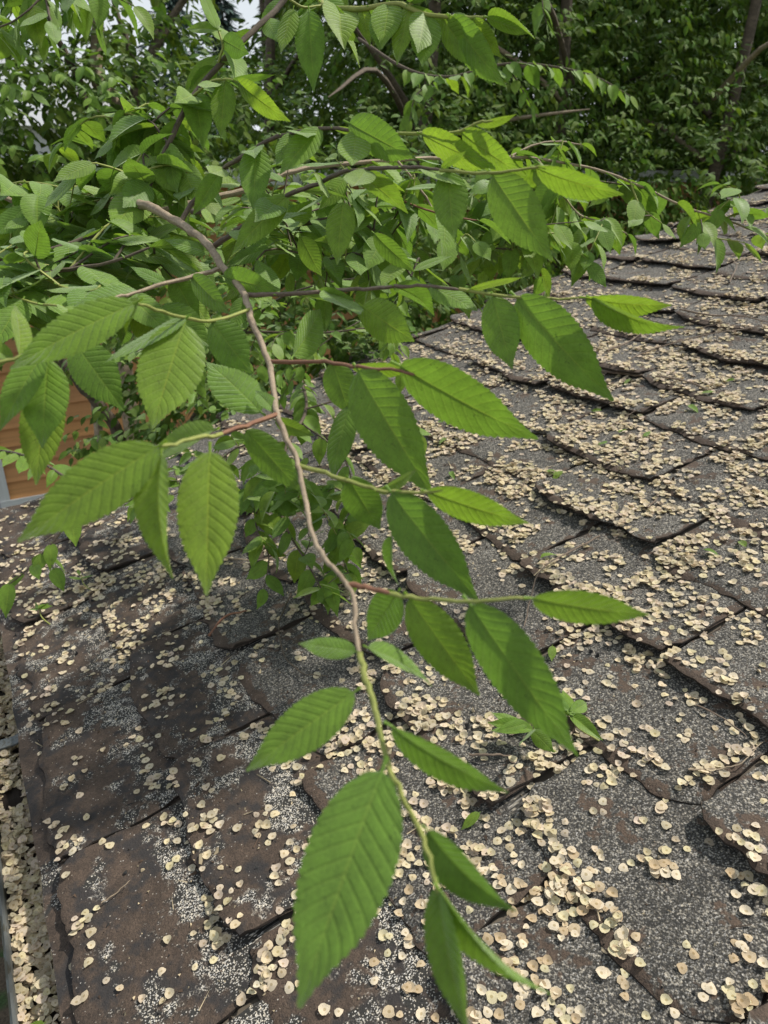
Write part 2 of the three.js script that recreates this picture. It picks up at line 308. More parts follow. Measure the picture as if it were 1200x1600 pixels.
function tabGeo(t) {
  const nu = 40, nv = 14, L = EXPO + 0.055, pos = [], uv = [], idx = [], top = [];
  const cx = (t.cell % 4) * 0.25, cy = Math.floor(t.cell / 4) / 7, W = t.b - t.a;
  for (let j = 0; j <= nv; j++) for (let i = 0; i <= nu; i++) {
    const c = i / nu * 2 - 1, s = Math.pow(j / nv, 1.25), e = tabEdge(t, c), x = e + (L - e) * s, q = x / EXPO;
    const rag = i === 0 || i === nu ? 0.004 * (vn(t.sd + x * 60, i) - 0.5) * 2 : 0;
    const u = t.a + W * (c + 1) / 2 + rag;
    pos.push(t.v + x, tabTop(t, c, q), -u); uv.push(cx + (0.014 + W * (c + 1) / 2 * (0.33 / 0.305)) / CW * 0.25, cy + clamp(x + 0.020, 0.001, 0.2035) / CH / 7);
  }
  const w = nu + 1, nTop = pos.length / 3;
  for (let j = 0; j < nv; j++) for (let i = 0; i < nu; i++) { const a = j * w + i; idx.push(a, a + w, a + 1, a + 1, a + w, a + w + 1); }
  const topCount = idx.length;
  // rim: butt edge and both cut sides, with a worn round-over, then the underside
  const ring = []; for (let j = nv; j > 0; j--) ring.push(j * w); for (let i = 0; i < nu; i++) ring.push(i); for (let j = 0; j <= nv; j++) ring.push(j * w + nu);
  const base = nTop; let run = 0;
  ring.forEach((k, n) => {
    const x = pos[3 * k], y = pos[3 * k + 1], z = pos[3 * k + 2];
    if (n) run += Math.hypot(x - pos[3 * ring[n - 1]], z - pos[3 * ring[n - 1] + 2]);
    const th = TH * (0.9 + 0.5 * vn(t.sd + run * 30, 4.4)), out = 0.0016 * (vn(t.sd + run * 80, 2.2));
    const i = k % w, j = Math.floor(k / w), dx = j === 0 ? -out : 0, dz = i === 0 ? out : i === nu ? -out : 0;
    pos.push(x, y, z, x + dx, y - th * 0.5, z + dz, x + 0.001, y - th, z); uv.push(run * 4, 0.02, run * 4, 0.04, run * 4, 0.06);
  });
  for (let n = 0; n < ring.length - 1; n++) { const a = base + n * 3, b = a + 3; for (const d of [0, 1]) idx.push(a + d, b + d, a + d + 1, a + d + 1, b + d, b + d + 1); }
  const under = pos.length / 3;
  for (let j = 0; j <= 3; j++) for (let i = 0; i <= nu; i++) {
    const k = Math.round(Math.pow(j / 3, 0.8) * nv) * w + i; pos.push(pos[3 * k] + (j ? 0 : 0.0012), pos[3 * k + 1] - TH * 0.95, pos[3 * k + 2]); uv.push(i * 0.02, j * 0.1);
  }
  for (let j = 0; j < 3; j++) for (let i = 0; i < nu; i++) { const a = under + j * w + i; idx.push(a, a + 1, a + w, a + 1, a + w + 1, a + w); }
  const g = new THREE.BufferGeometry();
  g.setAttribute('position', new THREE.Float32BufferAttribute(pos, 3)); g.setAttribute('uv', new THREE.Float32BufferAttribute(uv, 2)); g.setIndex(idx); g.computeVertexNormals();
  g.addGroup(0, topCount, 0); g.addGroup(topCount, idx.length - topCount, 1); return g;
}
const roof = new THREE.Group(); roof.name = 'shingle_roof'; roofBasis.decompose(roof.position, roof.quaternion, roof.scale); scene.add(roof);
tag(roof, 'low sloping roof of curled worn asphalt shingles strewn with cream elm seeds', 'roof');
M.wood = new THREE.MeshStandardMaterial({ map: barkTex([0.10, 0.08, 0.06], [0.2, 0.17, 0.13]), roughness: 0.9 });
{
  const vEnd = V0 + COURSES * EXPO + 0.03;
  part('roof_deck', box(V0 - 0.012, vEnd, -0.022, -0.002, -RAKE + 0.01, 0.42), M.wood, roof);
  part('rake_board', box(V0 - 0.012, vEnd, -0.14, -0.003, -RAKE - 0.012, -RAKE + 0.008), M.wood, roof);
  const strip = new THREE.PlaneGeometry(0.12, RAKE + 0.42, 4, 40); strip.rotateX(-Math.PI / 2); const p = strip.attributes.position, u = strip.attributes.uv;
  for (let i = 0; i < p.count; i++) { const x = p.getX(i) + 0.06 + V0 - 0.024, z = p.getZ(i) + (0.42 - RAKE) / 2; const e = p.getX(i) < -0.05 ? 0.006 * (vn(z * 25, 3) - 0.5) : 0; p.setXYZ(i, x + e, TH + 0.0015 * vn(z * 9, x * 30), z); u.setXY(i, -z / CW * 0.25, (0.10 + (x - V0) * 0.8) / CH / 7); }
  strip.computeVertexNormals(); part('starter_strip', strip, M.worn, roof);
  for (const row of tabs) for (const t of row) part('shingle', tabGeo(t), [t.worn > 0.5 ? M.worn : M.grey, M.felt], roof);
}
console.log('roof', tabs.flat().length);

// ------------------------------------------------------------------ gutter along the eave
const GUT = { in: V0 - 0.020, w: 0.118, d: 0.07 };
const eaveTop = roofPoint(0, GUT.in, -0.004);
const gutterPoint = (u, a, y) => eaveTop.clone().addScaledVector(E, u).addScaledVector(HZ, -a * 0.44).addScaledVector(UP, y);   // a: out from the eave, y: up
M.zinc = new THREE.MeshStandardMaterial({ map: dataTex(256, 256, (i, j, o) => { const n = fbm(i / 20, j / 20), f = rnd(); const k = 0.75 + 0.45 * n + 0.15 * f; o[0] = 0.14 * k; o[1] = 0.15 * k; o[2] = 0.15 * k; if (n > 0.62) { o[0] *= 0.6; o[1] *= 0.55; o[2] *= 0.45; } }), roughness: 0.6, metalness: 0.35 });
{
  const g = thing('gutter', 'dull metal eaves gutter packed with cream seeds along the roof edge', 'gutter', gutterPoint(0.8, 0.06, -0.07));
  const prof = [[0.0, -0.03], [0.0, -0.085], [0.012, -0.093], [0.086, -0.093], [0.104, -0.07], [0.112, -0.035], [0.114, -0.006], [0.120, 0.0], [0.127, -0.004], [0.126, -0.012], [0.1205, -0.006], [0.1165, -0.010], [0.1145, -0.036], [0.106, -0.072], [0.088, -0.096], [0.010, -0.096], [-0.003, -0.087], [-0.003, -0.03]];
  const pos = [], uv = [], idx = [], U0 = -0.42, U1 = RAKE + 0.03, nS = 20;
  for (let s = 0; s <= nS; s++) prof.forEach(([a, y], i) => { const u = U0 + (U1 - U0) * s / nS, p = gutterPoint(u, a, y + 0.002 * (vn(u * 7, 1) - 0.5)); pos.push(p.x, p.y, p.z); uv.push(u * 3, i * 0.06); });
  for (let s = 0; s < nS; s++) for (let i = 0; i < prof.length; i++) { const j = (i + 1) % prof.length, a = s * prof.length + i, b = s * prof.length + j, c = a + prof.length, d = b + prof.length; idx.push(a, c, b, b, c, d); }
  const q = new THREE.BufferGeometry(); q.setAttribute('position', new THREE.Float32BufferAttribute(pos, 3)); q.setAttribute('uv', new THREE.Float32BufferAttribute(uv, 2)); q.setIndex(idx);
  const flat = q.toNonIndexed(); flat.computeVertexNormals(); partW('trough', flat, M.zinc, g);
  for (const u of [1.115, 0.2]) {
    const sp = []; for (const [a, y] of [[-0.012, -0.006], [0.03, -0.012], [0.08, -0.012], [0.118, 0.003], [0.128, -0.004]]) sp.push([gutterPoint(u - 0.011, a, y + 0.003), gutterPoint(u + 0.011, a, y + 0.003)]);
    const ps = [], id = []; for (const [a, b] of sp) ps.push(a.x, a.y, a.z, b.x, b.y, b.z, a.x, a.y - 0.003, a.z, b.x, b.y - 0.003, b.z);
    for (let i = 0; i < sp.length - 1; i++) { const a = 4 * i, b = a + 4; id.push(a, b, a + 1, a + 1, b, b + 1, a + 2, a + 3, b + 2, a + 3, b + 3, b + 2, a, a + 2, b, a + 2, b + 2, b, a + 1, b + 1, a + 3, a + 3, b + 1, b + 3); }
    const sg = new THREE.BufferGeometry(); sg.setAttribute('position', new THREE.Float32BufferAttribute(ps, 3)); sg.setIndex(id); const sf = sg.toNonIndexed(); sf.computeVertexNormals();
    const su = new Float32Array(sf.attributes.position.count * 2); for (let i = 0; i < su.length; i++) su[i] = rnd(); sf.setAttribute('uv', new THREE.BufferAttribute(su, 2)); partW('strap', sf, M.zinc, g);
  }
  // rotted leaf mould that fills the trough
  const mg = new THREE.PlaneGeometry(0.108, RAKE + 0.44, 8, 120); mg.rotateX(-Math.PI / 2); const mp = mg.attributes.position;
  for (let i = 0; i < mp.count; i++) { const a = 0.003 + mp.getX(i) + 0.054, u = -mp.getZ(i) + (RAKE - 0.40) / 2, p = gutterPoint(u, a, -0.042 + 0.016 * vn(u * 30, a * 40)); mp.setXYZ(i, p.x, p.y, p.z); }
  mg.computeVertexNormals(); M.mould = new THREE.MeshStandardMaterial({ map: feltTex, bumpMap: gritTex, bumpScale: 0.003, roughness: 1 });
  const mould = shadowed(new THREE.Mesh(mg, M.mould)); mould.name = 'leaf_mould'; scene.add(mould); tag(mould, 'dark rotted leaf mould filling the eaves gutter', 'debris', null, 'stuff');
}
const gutterTop = (u, a) => -0.042 + 0.016 * vn(u * 30, a * 40);

// the low shed that carries the roof
M.shedWall = new THREE.MeshStandardMaterial({ map: barkTex([0.16, 0.12, 0.09], [0.26, 0.2, 0.15]), roughness: 0.9 });
{
  const b = roofPoint(0.8, 0.0); b.y = 0;
  const g = thing('shed_wall', 'weathered plank wall under the eaves of the shingle roof', 'wall', b);
  for (let i = 0; i < 16; i++) {
    const u0 = -0.30 + i * 0.14, bt = roofPoint(0, V0 + 0.16).y - 0.035, m = new THREE.BoxGeometry(0.022, bt, 0.134); m.translate(0, bt / 2, 0);
    const q = part('plank', m, M.shedWall, g); const p = roofPoint(u0 + 0.07, V0 + 0.16); q.position.set(p.x - b.x, 0, p.z - b.z); q.rotation.y = Math.atan2(E.x, E.z);
  }
}

// ------------------------------------------------------------------ orange house wall beyond the roof
{
  const c0 = at(-8, 790, 4.3), y0 = c0.y, yawV = HZ.clone();
  const b = V(c0.x, 0, c0.z), g = thing('orange_house', 'orange house with lapped board siding and white corner trim behind the leaves', 'house', b);
  g.rotation.y = Math.atan2(-yawV.z, yawV.x); const Wd = 6.2, rows = 16, ex = 0.104;
  const paint = (r, gg, bb, s) => dataTex(256, 64, (i, j, o) => { const n = fbm(i / 60 + s, j / 5), f = rnd(); const k = 0.84 + 0.3 * n + 0.06 * (f - 0.5); o[0] = r * k; o[1] = gg * k; o[2] = bb * k; });
  const mats = [0, 1, 2].map((s) => new THREE.MeshStandardMaterial({ map: paint(0.56 - s * 0.04, 0.275 - s * 0.018, 0.10, s * 9), roughness: 0.7 }));
  const white = new THREE.MeshStandardMaterial({ map: paint(0.62, 0.63, 0.62, 40), roughness: 0.6 }), stone = new THREE.MeshStandardMaterial({ map: paint(0.30, 0.30, 0.29, 60), roughness: 0.95 });
  const bg = new THREE.BufferGeometry();
  { // one lapped board, thicker at its lower edge
    const s = new THREE.Shape(); s.moveTo(0, 0); s.lineTo(0.028, 0); s.lineTo(0.004, ex + 0.012); s.lineTo(0, ex + 0.012); s.closePath();
    const q = new THREE.ExtrudeGeometry(s, { depth: Wd - 0.1, bevelEnabled: false }); q.rotateY(Math.PI / 2); // x -> -z, depth -> x
    q.rotateY(0); bg.copy(q);
    const p = bg.attributes.position; for (let i = 0; i < p.count; i++) { p.setZ(i, -p.getZ(i)); } const ix = []; for (let i = 0; i < p.count; i += 3) ix.push(i, i + 2, i + 1); bg.setIndex(ix); bg.computeVertexNormals();
    const u = bg.attributes.uv; for (let i = 0; i < u.count; i++) u.setXY(i, p.getX(i) * 0.5, p.getY(i) * 8);
  }
  for (let i = 0; i < rows; i++) { const m = part('siding_board', bg, mats[i % 3], g); m.position.set(0.085, y0 + 0.03 + i * ex, 0); }
  part('backing_wall', box(0.02, Wd, 0.02, y0 + rows * ex + 0.05, -0.16, -0.004), stone, g);
  part('corner_board', box(0.03, 0.085, y0 - 0.02, y0 + rows * ex + 0.02, -0.10, 0.036), white, g);
  part('base_trim', box(0.03, Wd, y0 - 0.02, y0 + 0.03, -0.02, 0.042), white, g);
  part('foundation', box(0.02, Wd - 0.02, -0.1, y0 - 0.02, -0.15, 0.012), stone, g);
  const yt = y0 + rows * ex; const fascia = part('fascia', box(-0.12, Wd + 0.1, yt + 0.02, yt + 0.10, 0.06, 0.09), white, g);
  part('soffit', box(-0.12, Wd + 0.1, yt + 0.02, yt + 0.04, -0.16, 0.06), white, g);
  const rg = new THREE.BoxGeometry(Wd + 0.3, 0.03, 1.6); const r = part('roof', rg, M.felt, g); r.position.set(Wd / 2, yt - 0.06, -0.70); r.rotation.x = -0.2;
}
// pale house far behind the trees
{
  const g = thing('pale_house', 'pale house far off, seen in scraps between the leaves at the left', 'house', V(-12.5, 0, -15));
  const wall = new THREE.MeshStandardMaterial({ map: dataTex(128, 128, (i, j, o) => { const k = 0.92 + 0.12 * fbm(i / 20, j / 8); o[0] = 0.66 * k; o[1] = 0.68 * k; o[2] = 0.70 * k; }), roughness: 0.8 });
  part('wall', box(-5, 6.5, 0, 2.5, -4, 0), wall, g);
  const r = part('roof', (() => { const s = new THREE.Shape(); s.moveTo(-2.4, 0); s.lineTo(2.4, 0); s.lineTo(0, 1.3); s.closePath(); const q = new THREE.ExtrudeGeometry(s, { depth: 12.2, bevelEnabled: false }); q.rotateY(Math.PI / 2); q.translate(-5.4, 2.5, -2); return q; })(), new THREE.MeshStandardMaterial({ color: lin(0.45, 0.46, 0.47), roughness: 0.9 }), g);
  for (const x of [-2.4, 1.2, 4.2]) { const w = part('window', box(x - 0.5, x + 0.5, 0.9, 2.0, 0.003, 0.03), new THREE.MeshStandardMaterial({ color: lin(0.05, 0.06, 0.07), roughness: 0.2 }), g); part('frame', mergeGeometries([box(x - 0.56, x + 0.56, 0.84, 0.9, 0.003, 0.05), box(x - 0.56, x + 0.56, 2.0, 2.06, 0.003, 0.05), box(x - 0.56, x - 0.5, 0.9, 2.0, 0.003, 0.05), box(x + 0.5, x + 0.56, 0.9, 2.0, 0.003, 0.05)]), wall, w); }
}
console.log('setting');

// ------------------------------------------------------------------ trees and shrubs behind
// clumps: [centre, radius xyz, number of leaves]; the leaves nearest to the camera are parts, the rest one crown
function crownTree(name, label, category, group, base, limbs, clumps, o = {}) {
  const g = thing(name, label, category, base, group);
  for (const [nm, pts, r0, r1, mat] of limbs) partW(nm, tube(pts, r0, r1, 7, 4, 0.15, o.bend ?? 0.01), mat || M.darkBark, g);
  const list = [];
  for (const [c, r, count] of clumps) {
    let left = count;
    while (left > 0) {
      // a short twig with its leaves, somewhere in the clump, more often in its outer part
      const d = V(rr(-1, 1), rr(-1, 1), rr(-1, 1)); if (d.lengthSq() > 1 || d.lengthSq() < 0.02) continue;
      const out = d.clone().normalize(); d.multiplyScalar(Math.pow(d.length(), -0.35));
      const gap = vn(c.x * 7 + d.x * 2.3 + 40, d.y * 2.3 + d.z * 1.7 + 90); if (gap < (o.gaps ?? 0.3)) { left -= 0.3; continue; }
      const p = V(c.x + d.x * r.x, c.y + d.y * r.y, c.z + d.z * r.z);
      const T = out.multiplyScalar(0.7).add(V(rr(-0.6, 0.6), rr(-0.7, 0.3), rr(-0.6, 0.6))).normalize(), Sd = T.clone().cross(UP).normalize(); let s = 1;
      const n = Math.min(left, 4 + Math.floor(rnd() * 6));
      for (let i = 0; i < n; i++) {
        s = -s; const q = p.clone().addScaledVector(T, i * (o.len || 0.05) * 0.42);
        const dir = T.clone().multiplyScalar(0.6).addScaledVector(Sd, s * rr(0.4, 0.9)).addScaledVector(UP, -rr(0, 0.8));
        const nrm = UP.clone().add(V(rr(-0.7, 0.7), rr(-0.2, 0.4), rr(-0.5, 0.9)));
        list.push([leafMatrix(q, dir, (o.len || 0.05) * rr(0.65, 1.15), nrm, rr(0.9, 1.15)), q.distanceTo(CAM), rnd()]);
      }
      left -= n;
    }
  }
  const most = o.parts ?? 120;
  if (most) {
    const seen = list.filter(([m]) => { const [x, y, z] = pixelOf(V(m.elements[12], m.elements[13], m.elements[14])); return z > 0 && x > -20 && x < 1220 && y > -20 && y < 1300; }).sort((a, b) => a[1] - b[1]).slice(0, most);
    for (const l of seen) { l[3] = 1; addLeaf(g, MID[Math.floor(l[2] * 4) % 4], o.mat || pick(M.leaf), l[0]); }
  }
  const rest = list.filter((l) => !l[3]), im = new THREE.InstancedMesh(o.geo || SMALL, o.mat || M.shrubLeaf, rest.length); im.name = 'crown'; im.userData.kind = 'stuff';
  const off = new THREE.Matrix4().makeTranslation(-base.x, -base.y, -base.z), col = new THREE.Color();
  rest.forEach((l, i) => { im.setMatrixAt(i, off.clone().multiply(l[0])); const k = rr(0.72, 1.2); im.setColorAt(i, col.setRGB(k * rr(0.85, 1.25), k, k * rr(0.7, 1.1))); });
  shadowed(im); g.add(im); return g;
}
const ground = (p) => V(p.x, 0, p.z);
const P = (a) => a.map(([x, y, z]) => at(x, y, z));

// left: grey-stemmed tree with sky between its leaves
{
  const trunk = P([[140, 640, 4.0], [180, 420, 3.7], [190, 300, 3.6], [192, 190, 3.5], [175, 150, 3.45], [153, 130, 3.4], [152, 40, 3.35], [158, -90, 3.3], [150, -330, 3.2]]);
  trunk[0].y = -0.05; trunk[0].x = trunk[1].x - 0.04;
  crownTree('grey_stemmed_tree', 'slim tree with peeling grey stems and sky showing between its leaves', 'tree', null, ground(trunk[0]), [
    ['trunk', trunk, 0.045, 0.02, M.paleBark],
    ['limb', P([[192, 200, 3.5], [140, 170, 3.4], [122, 120, 3.35], [104, 88, 3.3], [80, 30, 3.2], [60, -80, 3.1]]), 0.022, 0.01, M.darkBark],
    ['limb', P([[190, 260, 3.6], [205, 170, 3.6], [230, 100, 3.6], [262, 40, 3.6], [300, -30, 3.6], [330, -160, 3.6]]), 0.028, 0.012, M.darkBark],
    ['limb', P([[228, 105, 3.6], [243, 60, 3.62], [250, 0, 3.65], [252, -120, 3.7]]), 0.016, 0.008, M.darkBark],
    ['limb', P([[208, 160, 3.6], [210, 100, 3.55], [195, 55, 3.5], [176, 0, 3.45], [170, -140, 3.4]]), 0.018, 0.009, M.darkBark],
  ], [
    [at(40, 60, 3.4), V(0.45, 0.42, 0.6), 700], [at(150, 190, 3.4), V(0.42, 0.28, 0.5), 900], [at(30, 230, 3.3), V(0.42, 0.34, 0.5), 1000], [at(230, 150, 3.7), V(0.42, 0.30, 0.5), 700],
    [at(215, 50, 3.6), V(0.35, 0.25, 0.4), 260], [at(110, 285, 3.4), V(0.6, 0.22, 0.5), 1000], [at(300, 230, 3.9), V(0.5, 0.4, 0.5), 800], [at(100, -120, 3.3), V(0.8, 0.4, 0.8), 900], [at(-60, 150, 3.2), V(0.35, 0.6, 0.5), 500], [at(60, 150, 3.3), V(0.5, 0.25, 0.4), 500],
  ], { len: 0.066, gaps: 0.33, parts: 260 });
}
// dense shrub before the orange wall
{
  const b = ground(at(210, 700, 2.75));
  const st = P([[60, 530, 2.5], [85, 556, 2.52], [120, 590, 2.56], [150, 628, 2.6], [180, 668, 2.66]]); st.push(V(b.x, 0.4, b.z), V(b.x, -0.03, b.z)); st.reverse();
  crownTree('wall_shrub', 'dense small-leaved shrub growing up against the orange siding', 'shrub', null, b, [
    ['stem', st, 0.026, 0.018, M.darkBark],
    ['stem', [V(b.x + 0.02, -0.02, b.z), at(165, 720, 2.75), at(152, 660, 2.75), at(150, 590, 2.75), at(190, 480, 2.8)], 0.022, 0.012, M.paleBark],
    ['stem', [V(b.x + 0.04, -0.02, b.z), at(300, 660, 2.8), at(400, 560, 2.8), at(470, 430, 2.8)], 0.02, 0.008, M.darkBark],
    ['stem', [V(b.x + 0.06, -0.02, b.z), at(380, 690, 2.8), at(520, 590, 2.75), at(640, 440, 2.8)], 0.018, 0.007, M.darkBark],
  ], [
    [at(330, 560, 2.75), V(0.42, 0.42, 0.35), 1500], [at(470, 500, 2.65), V(0.42, 0.40, 0.32), 1700], [at(600, 450, 2.7), V(0.38, 0.34, 0.3), 1300], [at(470, 620, 2.35), V(0.30, 0.22, 0.2), 800],
    [at(700, 420, 2.9), V(0.4, 0.3, 0.3), 1000], [at(800, 360, 3.0), V(0.35, 0.28, 0.3), 800], [at(260, 690, 2.5), V(0.30, 0.22, 0.2), 500], [at(420, 700, 2.2), V(0.22, 0.15, 0.12), 380], [at(600, 560, 2.45), V(0.18, 0.16, 0.12), 420],
    [at(360, 680, 2.35), V(0.30, 0.16, 0.14), 600], [at(540, 600, 2.3), V(0.22, 0.16, 0.12), 520], [at(60, 480, 2.7), V(0.3, 0.25, 0.2), 420], [at(180, 520, 2.6), V(0.25, 0.2, 0.2), 360], [at(560, 330, 3.1), V(0.6, 0.35, 0.3), 1100], [at(430, 400, 3.0), V(0.5, 0.3, 0.3), 900],
  ], { len: 0.045, gaps: 0.30, parts: 300 });
}
// right: dark thicket beyond the roof
const thicket = [
  [440, 5.8, 'half-lit broad-leaved tree between the grey stems and the hanging branch'],
  [640, 4.6, 'shadowy broad-leaved tree rising beyond the roof behind the hanging branch'],
  [860, 5.0, 'shadowy broad-leaved tree beyond the roof with a bright sprig of leaves before it'],
  [1060, 5.2, 'darkest broad-leaved tree in the upper corner over the far end of the roof'],
  [1330, 5.4, 'dark broad-leaved tree reaching into the picture past the roof ridge'],
];
thicket.forEach(([px, z, label], i) => {
  const b = ground(at(px, 500, z + 0.5)); const top = V(b.x + rr(-0.3, 0.3), 4.6, b.z + rr(-0.2, 0.2));
  const limbs = [['trunk', [V(b.x, -0.05, b.z), V(b.x + rr(-0.1, 0.1), 1.2, b.z), V(b.x + rr(-0.2, 0.2), 2.6, b.z), top], 0.07, 0.02, M.darkBark]];
  for (let k = 0; k < 6; k++) { const h = rr(0.7, 3.2), a = rr(0, 6.3), L = rr(0.6, 1.3); limbs.push(['limb', [V(b.x, h, b.z), V(b.x + Math.cos(a) * L * 0.5, h + rr(0.1, 0.4), b.z + Math.sin(a) * L * 0.5), V(b.x + Math.cos(a) * L, h + rr(-0.1, 0.6), b.z + Math.sin(a) * L)], 0.022, 0.006, k % 2 ? M.paleBark : M.darkBark]); }
  crownTree('thicket_tree', label, 'tree', 'dark trees beyond the roof', b, limbs, [
    [at(px, 330, z), V(0.95, 0.55, 0.7), 2600], [at(px - (i ? 60 : 0), 210, z + 0.2), V(0.95, 0.55, 0.8), 3200], [at(px + (i ? 80 : 130), i ? 80 : 150, z + 0.3), V(1.0, i ? 0.6 : 0.45, 0.8), 2900], ...(i ? [[at(px, -60, z + 0.3), V(1.1, 0.7, 0.9), 2600],
    [at(px, -260, z + 0.2), V(1.2, 0.8, 1.0), 2400], [at(px, -480, z), V(1.1, 0.7, 1.0), 2200]] : []), [at(px + 40, 420, z + 0.6), V(0.9, 0.45, 0.6), 1300],
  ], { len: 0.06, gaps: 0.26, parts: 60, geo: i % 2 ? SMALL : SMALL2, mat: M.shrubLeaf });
});
// tall trees behind, closing the view
const backTrees = [[420, 9, 6.5, 'leafy tree farther off behind the grey stems'], [760, 10, 7.5, 'tall dark tree behind the thicket in the middle'], [610, 8.2, 7.5, 'tall dark tree behind the leafy twigs at the top'], [920, 8.6, 8, 'tall dark tree behind the thicket right of the middle'], [1080, 10.5, 8, 'tall dark tree behind the thicket in the upper corner'], [1230, 8.4, 8, 'tall dark tree behind the ridge end of the roof'], [1420, 9.5, 8, 'tall dark tree beyond the far end of the roof']];
backTrees.forEach(([px, z, h, label], i) => {
  const b = ground(at(px, 300, z)); const cl = [];
  const n = i ? 9 : 5; for (let k = 0; k < n; k++) { const y = i ? 0.8 + h * 0.85 * k / n : 0.5 + 1.6 * k / n; cl.push([V(b.x + rr(-0.9, 0.9), y + 0.3, b.z + rr(-0.7, 0.7)), V(1.6, 0.9, 1.2), i ? 2400 : 1300]); }
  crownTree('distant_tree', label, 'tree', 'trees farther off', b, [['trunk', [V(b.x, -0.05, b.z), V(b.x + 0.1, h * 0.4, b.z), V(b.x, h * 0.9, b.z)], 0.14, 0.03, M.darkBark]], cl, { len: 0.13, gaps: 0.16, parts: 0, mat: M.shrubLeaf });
});
// blue-grey conifers in the haze
const needle = new THREE.MeshStandardMaterial({ color: lin(0.06, 0.10, 0.085), roughness: 0.95, side: THREE.DoubleSide });
[[290, 42, 15, 'tallest hazy conifer far behind, seen between the stems'], [365, 46, 13, 'hazy conifer far behind, beside the tallest one'], [445, 50, 14.5, 'hazy conifer far behind, partly hidden by a dark branch'], [60, 48, 9, 'hazy conifer far behind the pale house']].forEach(([px, z, h, label], i) => {
  const b = ground(at(px, 270, z)); const g = thing('conifer', label, 'tree', b, 'hazy conifers far behind');
  part('trunk', tube([V(0, -0.1, 0), V(0, h * 0.5, 0), V(0, h, 0)], 0.22, 0.03, 6, 3), M.darkBark, g);
  const q = new THREE.BufferGeometry().copy(SMALL), im = new THREE.InstancedMesh(q, needle, 2600), m = new THREE.Matrix4(); im.name = 'crown'; im.userData.kind = 'stuff';
  for (let k = 0; k < 2600; k++) {
    const t = Math.pow(rnd(), 0.75), y = h * (1 - t * 0.94), R = t * h * 0.2 * (0.6 + 0.4 * Math.sin(y * 5 + i)), a = rr(0, 6.283), r = R * Math.pow(rnd(), 0.4);
    m.copy(leafMatrix(V(Math.cos(a) * r, y, Math.sin(a) * r), V(Math.cos(a), rr(-0.5, 0.1), Math.sin(a)), rr(0.4, 0.9), V(rr(-0.4, 0.4), 1, rr(-0.4, 0.4)), 0.7)); im.setMatrixAt(k, m);
  }
  shadowed(im); g.add(im);
});
console.log('trees');

// ------------------------------------------------------------------ elm branches near the camera
function stemOf(g, nm, pts, r0, r1, mat, sides = 8, taper = 1) { const w = P(pts); partW(nm, tube(w, r0, r1, sides, 6, 0.12, 0.0012, taper), mat, g); return polyline(w); }
// side shoots from along the given stems toward random places in a region, each with its leaves
function shoots(g, curves, n, [x0, x1, y0, y1, z0, z1], len, o = {}) {
  for (let i = 0; i < n && g.children.length < 296; i++) {
    const goal = at(rr(x0, x1), rr(y0, y1), rr(z0, z1)); let best = null, bd = 9;
    for (const c of curves) for (let k = 1; k <= 12; k++) { const q = c.getPointAt(k / 12), d = q.distanceTo(goal) + rr(0, 0.12); if (d < bd) { bd = d; best = q; } }
    const start = goal.clone().lerp(best, Math.min(1, bd < 0.26 ? 1 : 0.26 / bd)); if (bd >= 0.26) start.lerp(best, 0.6);
    const c = polyline([start, start.clone().lerp(goal, 0.5).add(V(rr(-0.015, 0.015), 0.012 + rr(-0.01, 0.015), rr(-0.015, 0.015))), goal]);
    partW('twig', tube([start, c.getPointAt(0.5), goal], 0.0012, 0.0006, 5, 4, 0.1), rnd() < 0.5 ? M.greenTwig : M.darkBark, g);
    const L = c.getLength(); leavesAlong(g, c, clamp(1 - 0.14 / L, 0.05, 0.9), 1, 0.0155, len * 0.88, o);
  }
}
